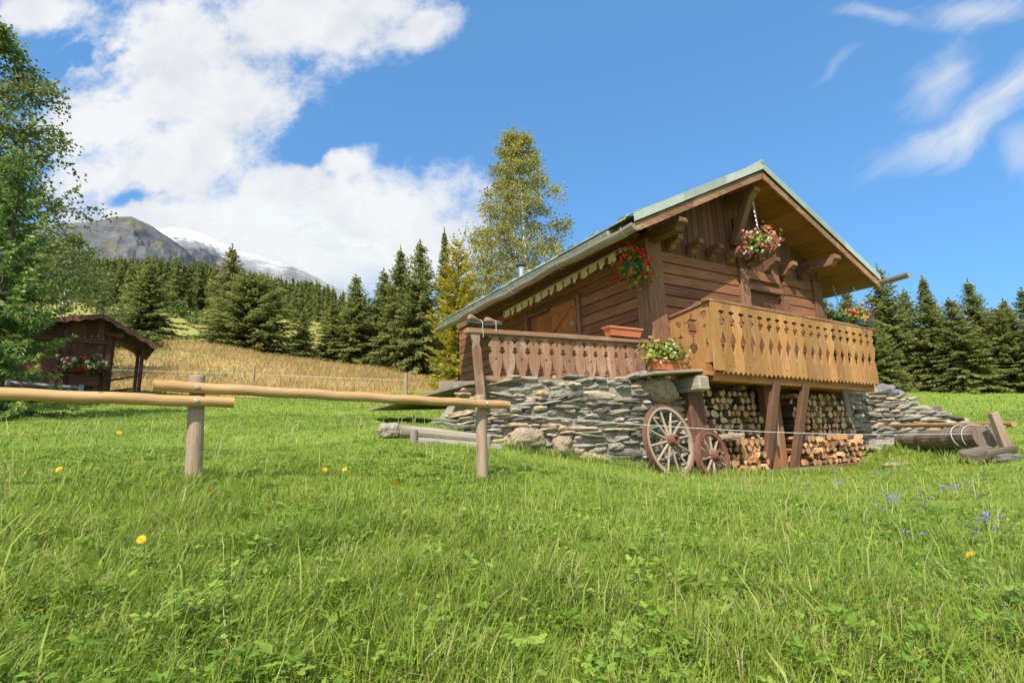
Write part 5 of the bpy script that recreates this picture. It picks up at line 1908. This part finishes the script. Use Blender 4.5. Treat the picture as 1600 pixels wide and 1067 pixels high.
for i, (k, x, y, h, r, lab) in enumerate(SPRUCES):
    spruce_at(k, x, y, h * (1.05 if x > 20 else 1), r * (1.12 if x > 20 else 1.05 if i < 2 else 1.2 if i < 4 else 1.3), i * 1.7, lab)
for i, (k, x, y, h, r) in enumerate([(0, -13.5, 56, 9.5, 2.6), (4, -9.5, 54, 9.0, 2.8), (1, -5.0, 56, 11, 2.8), (0, -2.0, 52, 9.5, 2.8), (3, -17.5, 58, 8.5, 2.3), (0, 28, 55, 9.5, 3.2), (4, 36, 55, 9.6, 3.2), (0, 44, 53, 9.6, 3.0), (2, 24, 52, 9, 3.2), (4, 46.5, 48, 8.8, 3.0), (0, 3, 54, 9.5, 3), (1, 9, 53, 9.5, 3)]):
    spruce_at(k, x, y, h, r, i * 2.3 + .5, 'dark spruce standing in the second row behind the nearer spruces', 'spruces of the second row')

# far forest on the hillside: one mesh each
rgf = np.random.default_rng(5)
FAR = []
for k in range(5):
    q, rn, _ = spruce_crown(16.0, (3.4, 2.9, 3.8, 3.1, 2.6)[k], 70 + k, 1.0, 8, .55, 1.25, .24, droop=.4, power=.8, gap=.15)
    q2 = np.array([[[-.2, 0, -1], [.2, 0, -1], [.1, 0, 12], [-.1, 0, 12]], [[0, -.2, -1], [0, .2, -1], [0, .1, 12], [0, -.1, 12]]], float)
    o = quads_mesh('spruce_tree', np.concatenate([q, q2]), np.r_[rn * .85, .5, .5], [MAT['needle'], MAT['tbark']], per=np.r_[np.zeros(len(q), int), 1, 1])
    FAR.append(o.data); bpy.data.objects.remove(o)
nfar = 0
for i in range(2600):
    az = rgf.uniform(-.86, -.16); d = rgf.uniform(92, 195)
    x, y = math.sin(az) * d, math.cos(az) * d
    edge = 104 + 10 * math.sin(az * 9) + (34 if -.63 < az < -.49 else 0)
    s = rgf.uniform(.78, 1.15)
    # the forest closes against the mountain: slope and height of its skyline over the azimuth
    line = np.interp(x / y, [-.955, -.837, -.733, -.641, -.51, -.445, -.38, -.29, -.2], [.407, .397, .395, .385, .352, .342, .329, .291, .272])
    hmax = line * y - g1(x, y) - .5
    if d < edge or nfar >= 262 or hmax < 8.5 + 3 * rgf.random():
        continue
    s = min(s, hmax / 16.0)
    o = bpy.data.objects.new('spruce_tree', FAR[i % 5]); COL.objects.link(o)
    put(o, x, y, (s, s, s * rgf.uniform(.9, 1.1)), rgf.uniform(0, 6.28), 'spruce of the closed forest on the hillside below the mountain', 'spruce tree', 'spruces of the hillside forest')
    nfar += 1
# small leafy trees on the pasture
bsh = make_birch('pasture_bush', 2.6, lambda t: 1.7 * math.sin(min(1, t * 1.1 + .1) * 2.9), 3, 22, 1500, .30, 'bush', .1, base=.1, sub=4)
put(bsh, -54.9, 83.6, (1, 1, 1), 0, 'small round leafy bush alone on the upper pasture', 'bush')
for i, (x, y, s) in enumerate(((-40.5, 71, .6), (-47, 76, .8), (-33, 66, .55))):
    o = copy_tree(bsh)
    put(o, x, y, (s, s, s), i * 2, ('low bush below the pasture left of the cone bearing spruce', 'wide bush beside the lone round pasture bush', 'low bush at the foot of the cone bearing spruce')[i], 'bush')
# hedge of bushes behind the shed
for i, (x, y, s) in enumerate(((-25.5, 31, .75), (-28.2, 33, .95), (-23.2, 31.8, .5), (-31.0, 30.5, 1.2))):
    o = copy_tree(bsh)
    put(o, x, y, (s * 1.5, s * 1.3, s * .8), i * 1.4, ('low green thicket right behind the shed eave', 'wider thicket under the green spruce behind the shed', 'outermost small thicket at the top of the hay slope', 'tall thicket hidden left behind the shed')[i], 'bush')

# larch, birches
q, rn, _ = spruce_crown(7.4, 1.75, 23, .25, 10, .065, .20, .034, droop=.15, power=.6, gap=.16, upt=.5, hangk=.5)
lar = empty('larch_tree')
trunk_mb(7.4, .10).build('trunk', MAT['tbark'], lar)
quads_mesh('crown', q, rn, MAT['larch'], lar)
put(lar, -2.45, 23.88, (1.22, 1.22, 1.05), 0, 'yellowing feathery larch at the left end of the chalet roof', 'larch tree')
p1 = lambda t: 2.9 * np.interp(t, [0, .12, .3, .5, .7, .88, 1], [.4, .85, 1.0, .72, .55, .33, .05])
o = make_birch('birch_tree', 14.9, p1, 31, 70, 40000, .115, 'birch', .16, base=.12, sub=9, spread=.24)
put(o, .75, 27.0, (1.08, 1.08, 1), 0, 'tall birch with yellowing leaves rising behind the chalet roof', 'birch tree')
p2 = lambda t: 1.6 * np.interp(t, [0, .2, .5, .8, 1], [.5, 1, .9, .55, .05])
o = make_birch('birch_tree', 9.6, p2, 32, 30, 6500, .115, 'birch', .09, base=.15, sub=8, spread=.2)
put(o, -1.5, 29.0, (1, 1, 1), 1, 'smaller thin birch between the larch and the tall birch', 'birch tree')
p3 = lambda t: 2.2 * np.interp(t, [0, .15, .4, .65, .85, 1], [.7, 1.0, .95, .75, .5, .08])
o = make_birch('birch_tree', 11.2, p3, 33, 46, 26000, .10, 'birch_n', .15, base=.34, sub=12, spread=.17, hang=.7, limb='tbark')
put(o, -13.7, 11.9, (1, 1, .93), .6, 'large green birch reaching in from the left picture edge', 'birch tree')
p4 = lambda t: 2.1 * np.interp(t, [0, .2, .5, .8, 1], [.7, 1, .9, .6, .1])
o = make_birch('birch_tree', 6.6, p4, 34, 34, 9000, .13, 'birch_n', .1, base=.05, sub=9, spread=.25)
put(o, -20.2, 22.6, (1, 1, 1), 2, 'bushy young birch behind the left half of the shed', 'birch tree')
# near spruces at the left edge
o = make_spruce('spruce_tree', 5.4, 2.0, 51, 'needle_n', .10, spacing=.20, nb=9, step=.075, tl=.20, tw=.026, droop=.22, power=.7, gap=.08, base=.0, upt=.45, tipk=.42)
put(o, -9.40, 9.25, (.90, .90, 1.0), 0, 'young spruce with bright green tips before the shed', 'spruce tree')
o2 = copy_tree(o)
put(o2, -12.0, 10.4, (1.1, 1.1, 1.4), 2.2, 'dark taller spruce at the left edge behind the bright tipped one', 'spruce tree')

# ------------------------------------------------------------------ grass
rgg = np.random.default_rng(21)


def wedge(n, d0, d1, half):
    r = np.sqrt(rgg.uniform(d0 * d0, d1 * d1, n)); a = rgg.uniform(-half, half, n)
    return r * np.sin(a), r * np.cos(a), r


def inside(x, y):
    dx, dy = x - OX, y - OY
    u = dx * GV.x + dy * GV.y; off = -(dx * DV.x + dy * DV.y)
    house = ((u > -3.9) & (u <= 0) & (off < .12) & (off > -5.6)) | ((u > 0) & (u < 6.3) & (off < .12) & (off > -9))
    store = (u > .6) & (u < 5.9) & (off < .55) & (off > -1)
    bank = (u > 6.2) & (u < 9.4) & (off < .1 + (u - 6.1) * .33) & (off > -2.2)
    sx_, sy_ = x - SC.x, y - SC.y
    su = sx_ * math.cos(SYAW) + sy_ * math.sin(SYAW); sv = -sx_ * math.sin(SYAW) + sy_ * math.cos(SYAW)
    return house | store | bank | ((su > -2.3) & (su < 0) & (sv > 0) & (sv < 2.3))


def blades(x, y, h, w_, lean, rg):
    n = len(x)
    z = gz(x, y) - .01
    p = np.stack([x, y, z], 1)
    a = rg.uniform(0, 6.283, n); la = np.where(rg.random(n) < .3, rg.normal(.8, .6, n), rg.uniform(0, 6.283, n))
    side = np.stack([np.cos(a), np.sin(a), np.zeros(n)], 1)
    ld = np.stack([np.cos(la), np.sin(la), np.zeros(n)], 1)
    up = np.array([0, 0, 1.0])
    hl = (h * lean)[:, None]; hh = h[:, None]; ww = w_[:, None] / 2
    m_ = p + up * hh * .58 + ld * hl * .28
    t = p + up * hh * np.sqrt(np.maximum(.15, 1 - (lean * .85) ** 2))[:, None] + ld * hl
    return np.stack([p - side * ww * .8, p + side * ww * .8, m_ - side * ww, m_ + side * ww, t - side * ww * .12, t + side * ww * .12], 1)


B_, RN, PT = [], [], []


def sow(n, d0, d1, half, hfun, wmin, wk, leanr=(.2, 1.08), keep=None):
    x, y, d = wedge(n, d0, d1, half)
    ok = ~inside(x, y)
    dryv, pas = zone(x, y)
    ok &= (dryv < .5) & (pas < .5)
    clump = vnoise(x, y, .16, 1)
    ok &= rgg.random(n) < .45 + .75 * clump
    if keep is not None: ok &= keep(x, y, d)
    x, y, d, clump = x[ok], y[ok], d[ok], clump[ok]
    h = hfun(x, y, d) * rgg.uniform(.45, 1.25, len(x)) * (.65 + .6 * clump)
    w_ = np.maximum(wmin, wk * d) * rgg.uniform(.6, 1.4, len(x))
    B_.append(blades(x, y, h, w_, rgg.uniform(*leanr, len(x)), rgg))
    RN.append(np.clip(rgg.normal(.45, .26, len(x)) + .25 * (vnoise(x, y, .55, 4) - .5) + (rgg.random(len(x)) < .035) * .5, 0, 1))
    PT.append(np.clip((vnoise(x, y, .7, 2) * .6 + vnoise(x, y, 2.6, 3) * .6 - .35) * 1.6, 0, 1))


def hnear(x, y, d):
    k = np.clip((d - 2.6 - 1.2 * vnoise(x, y, 1.3, 7)) / 1.6, 0, 1)
    tuft = np.clip(vnoise(x, y, .45, 8) * 1.6 - .75, 0, 1) * (d < 6)
    return .115 * (1 - k) + .05 * k + .12 * tuft * (1 - .6 * k)


sow(105000, .75, 3.2, R(62), hnear, .0045, .0012)
sow(150000, 3.2, 7.0, R(58), hnear, .005, .0011)
sow(150000, 7.0, 14.0, R(56), hnear, .006, .0010)
sow(130000, 14, 30, R(56), lambda x, y, d: .07 + 0 * d, .012, .0010)
sow(70000, 30, 64, R(56), lambda x, y, d: .11 + 0 * d, .03, .0011, keep=lambda x, y, d: x > 5)
sow(5200, .8, 5.0, R(60), lambda x, y, d: .26 + 0 * d, .005, .0011, leanr=(.35, 1.0))
sow(6500, .8, 4.6, R(60), lambda x, y, d: .09 + 0 * d, .008, .0022, leanr=(.5, 1.1))
sow(1500, 1.0, 9.0, R(58), lambda x, y, d: .24 + 0 * d, .0028, .0009, leanr=(.1, .6))
RN[-1][:] = rgg.uniform(.93, 1.0, len(RN[-1])); PT[-1][:] = 0
# uncut fringe round walls, wheels and posts
def fringe(pts, n, rad, hgt):
    k = len(pts)
    i = rgg.integers(0, k, n)
    P = np.array(pts)[i] + rgg.normal(0, rad, (n, 2))
    ok = ~inside(P[:, 0], P[:, 1]); P = P[ok]
    h = hgt * rgg.uniform(.5, 1.3, len(P))
    B_.append(blades(P[:, 0], P[:, 1], h, np.maximum(.006, .001 * np.hypot(P[:, 0], P[:, 1])) * rgg.uniform(.7, 1.3, len(P)), rgg.uniform(.15, .7, len(P)), rgg))
    RN.append(np.clip(rgg.normal(.5, .2, len(P)), 0, 1)); PT.append(rgg.uniform(0, 1, len(P)))
fr = [tuple(wpt(u_, o_ + .18, 0)[:2]) for u_, o_ in zip(np.linspace(-3.9, 6, 60), np.interp(np.linspace(-3.9, 6, 60), [-3.9, -3.3, -2.2, -.7, .5, 6], [-.3, 0, .1, .4, .85, .75]))]
fringe(fr, 3200, .13, .15)
fringe([(8.1, 10.5), (8.0, 9.5), (7.5, 8.9), (8.35, 9.0), (7.3, 10.4), (8.2, 11.5)], 900, .25, .16)
fringe([(-2.48, 4.11), (-.36, 5.59)], 500, .10, .10)
fringe([(.75, 4.6), (.82, 4.65)], 26, .05, .42)
B_, RN, PT = np.concatenate(B_), np.concatenate(RN), np.concatenate(PT)
tag(quads_mesh('meadow_grass', B_, RN, MAT['grass'], pat=PT), kind='stuff')
print('blades', len(B_))

# broad leaved herbs in the turf
n = 4200
x, y, d = wedge(n, .8, 6.5, R(60))
ok = (vnoise(x, y, .6, 12) > .22 + .15 * (d > 3.5)) & ~inside(x, y)
x, y, d = x[ok], y[ok], d[ok]
X, Y, Hh_, Ln_ = [], [], [], []
P_, T_ = [], []
quad = []
rl_ = []
for xi, yi, di in zip(x, y, d):
    k = int(rgg.integers(4, 9)); z0 = g1(xi, yi)
    ll = rgg.uniform(.012, .036); up_ = rgg.uniform(.03, .15) * (1 if di < 3.6 else .4); tone = rgg.uniform(0, 1)
    for j in range(k):
        a = 6.283 * j / k + rgg.normal(0, .3)
        tilt = rgg.uniform(.0, .9)
        b0 = np.array([xi, yi, z0 + up_ * rgg.uniform(.5, 1.2)])
        L0 = ll * rgg.uniform(.7, 1.3)
        st = np.array([math.cos(a), math.sin(a), .5]) * L0 * .8
        for lob in (-.75, 0, .75):
            dv = np.array([math.cos(a + lob), math.sin(a + lob), tilt * math.cos(lob)]); sv = np.array([-math.sin(a + lob), math.cos(a + lob), rgg.normal(0, .2)])
            L2 = L0 * (1.0 if lob == 0 else .8); q0 = b0 + st
            quad.append([q0 - sv * .003, q0 + sv * .003, q0 + dv * L2 * .55 - sv * L2 * .26, q0 + dv * L2 * .55 + sv * L2 * .26, q0 + dv * L2 + np.array([0, 0, -.2 * L2]) - sv * L2 * .12, q0 + dv * L2 + np.array([0, 0, -.2 * L2]) + sv * L2 * .12])
            rl_.append(np.clip(tone + rgg.normal(0, .15), 0, 1))
tag(quads_mesh('meadow_herbs', np.array(quad), np.array(rl_), MAT['herb']), kind='stuff')

# dry hay field
x = rgg.uniform(-52, 6, 230000); y = rgg.uniform(14, 54, 230000)
dv_, pv_ = zone(x, y)
ok = (dv_ > .5) & (pv_ < .6) & (rgg.random(len(x)) < np.clip(34 / np.hypot(x, y), .25, 1) * (.35 + .8 * vnoise(x, y, 1.1, 5))) & ~inside(x, y)
x, y = x[ok], y[ok]
h = (.30 + .30 * vnoise(x, y, 3.0, 6)) * rgg.uniform(.5, 1.2, len(x))
pos = blades(x, y, h, .00075 * np.hypot(x, y) * rgg.uniform(.5, 1.3, len(x)), rgg.uniform(.35, .95, len(x)), rgg)
rn = np.clip(rgg.normal(.48, .2, len(x)) + .3 * (vnoise(x, y, 2.2, 9) - .5) + (vnoise(x, y, 1.7, 14) > .8) * .5, 0, 1)
tag(quads_mesh('dry_grass', pos, rn, MAT['dry']), kind='stuff')

# ------------------------------------------------------------------ meadow flowers
def flower_mesh(name, kind, hgt, sz):
    b = MB()
    b.tube([(0, 0, 0), (.01, 0, hgt * .6), (.015, .008, hgt)], .0022, 5, mi=0, r=.6)
    c0 = Vector((.015, .008, hgt))
    if kind == 'disc':
        for ring_, (npet, rad, tilt) in enumerate(((16, sz, .15), (13, sz * .75, .5), (9, sz * .45, .9))):
            for j in range(npet):
                a = 6.283 * j / npet + ring_ * .2
                d = Matrix.Rotation(R(48), 3, 'X') @ Vector((math.cos(a), math.sin(a), tilt)).normalized()
                b.card(c0 + d * rad * .5, d * rad * .5, Matrix.Rotation(R(48), 3, 'X') @ Vector((-math.sin(a), math.cos(a), 0)) * rad * .14, mi=1)
    else:
        for q in range(3):
            cc = c0 + Vector((random.gauss(0, .02), random.gauss(0, .02), -.02 * q))
            for j in range(5):
                a = 6.283 * j / 5 + q
                d = Vector((math.cos(a), math.sin(a) * .8, random.uniform(-.5, .7))).normalized()
                b.card(cc + d * sz * .5, d * sz * .5, d.orthogonal().normalized() * sz * .38, mi=1)
    o = b.build(name, [MAT['herb'], MAT['yellowf' if kind == 'disc' else 'violetf']])
    m_ = o.data
    bpy.data.objects.remove(o)
    return m_


DM = [flower_mesh('dandelion', 'disc', hh_, .022) for hh_ in (.12, .16, .09)]
VM = [flower_mesh('meadow_violet', 'bell', hh_, .018) for hh_ in (.10, .13, .08)]
DA = [(-1.49, 4.59), (-1.54, 4.21), (-1.55, 3.35), (-1.96, 3.49), (-0.86, 3.88), (-3.4, 3.71), (-3.17, 3.66), (-3.91, 5.1), (1.31, 5.24), (3.85, 7.08), (2.71, 4.53), (2.42, 3.02), (-5.55, 13.03), (-1.51, 2.19)]
VI = [(5.47, 9.25), (3.78, 6.29), (5.73, 8.57), (5.12, 7.51), (5.25, 7.66), (4.0, 5.93), (3.65, 5.32), (3.52, 5.09), (3.3, 4.97), (4.01, 5.43), (3.93, 5.27), (3.81, 5.11), (4.82, 6.13), (4.6, 5.68), (5.64, 6.77), (5.85, 6.78), (4.32, 5.14), (3.89, 4.55), (3.74, 4.38), (3.4, 3.97), (3.42, 4.01), (3.95, 4.49), (2.94, 3.57), (3.41, 6.33), (2.55, 3.58)]
for nm_, LST, MS, lab, grp in (('dandelion', DA, DM, 'yellow hawkbit flower on a thin stem in the grass', 'yellow flowers in the meadow'), ('meadow_violet', VI, VM, 'small violet flower in the grass before the woodpile and trough', 'violet flowers on the right of the meadow')):
    for i, (x, y) in enumerate(LST):
        o = bpy.data.objects.new(nm_, MS[i % 3]); COL.objects.link(o)
        s = (1.0 + .05 * math.hypot(x, y)) * min(1.0, .35 + math.hypot(x, y) / 6)
        o.location = (x, y, g1(x, y)); o.scale = (s, s, 1.1 if math.hypot(x, y) < 6 else 1.3); o.rotation_euler = (random.uniform(-.2, .2), random.uniform(-.2, .2), i)
        tag(o, lab, 'flower', grp)
print('all done', len(bpy.data.objects))
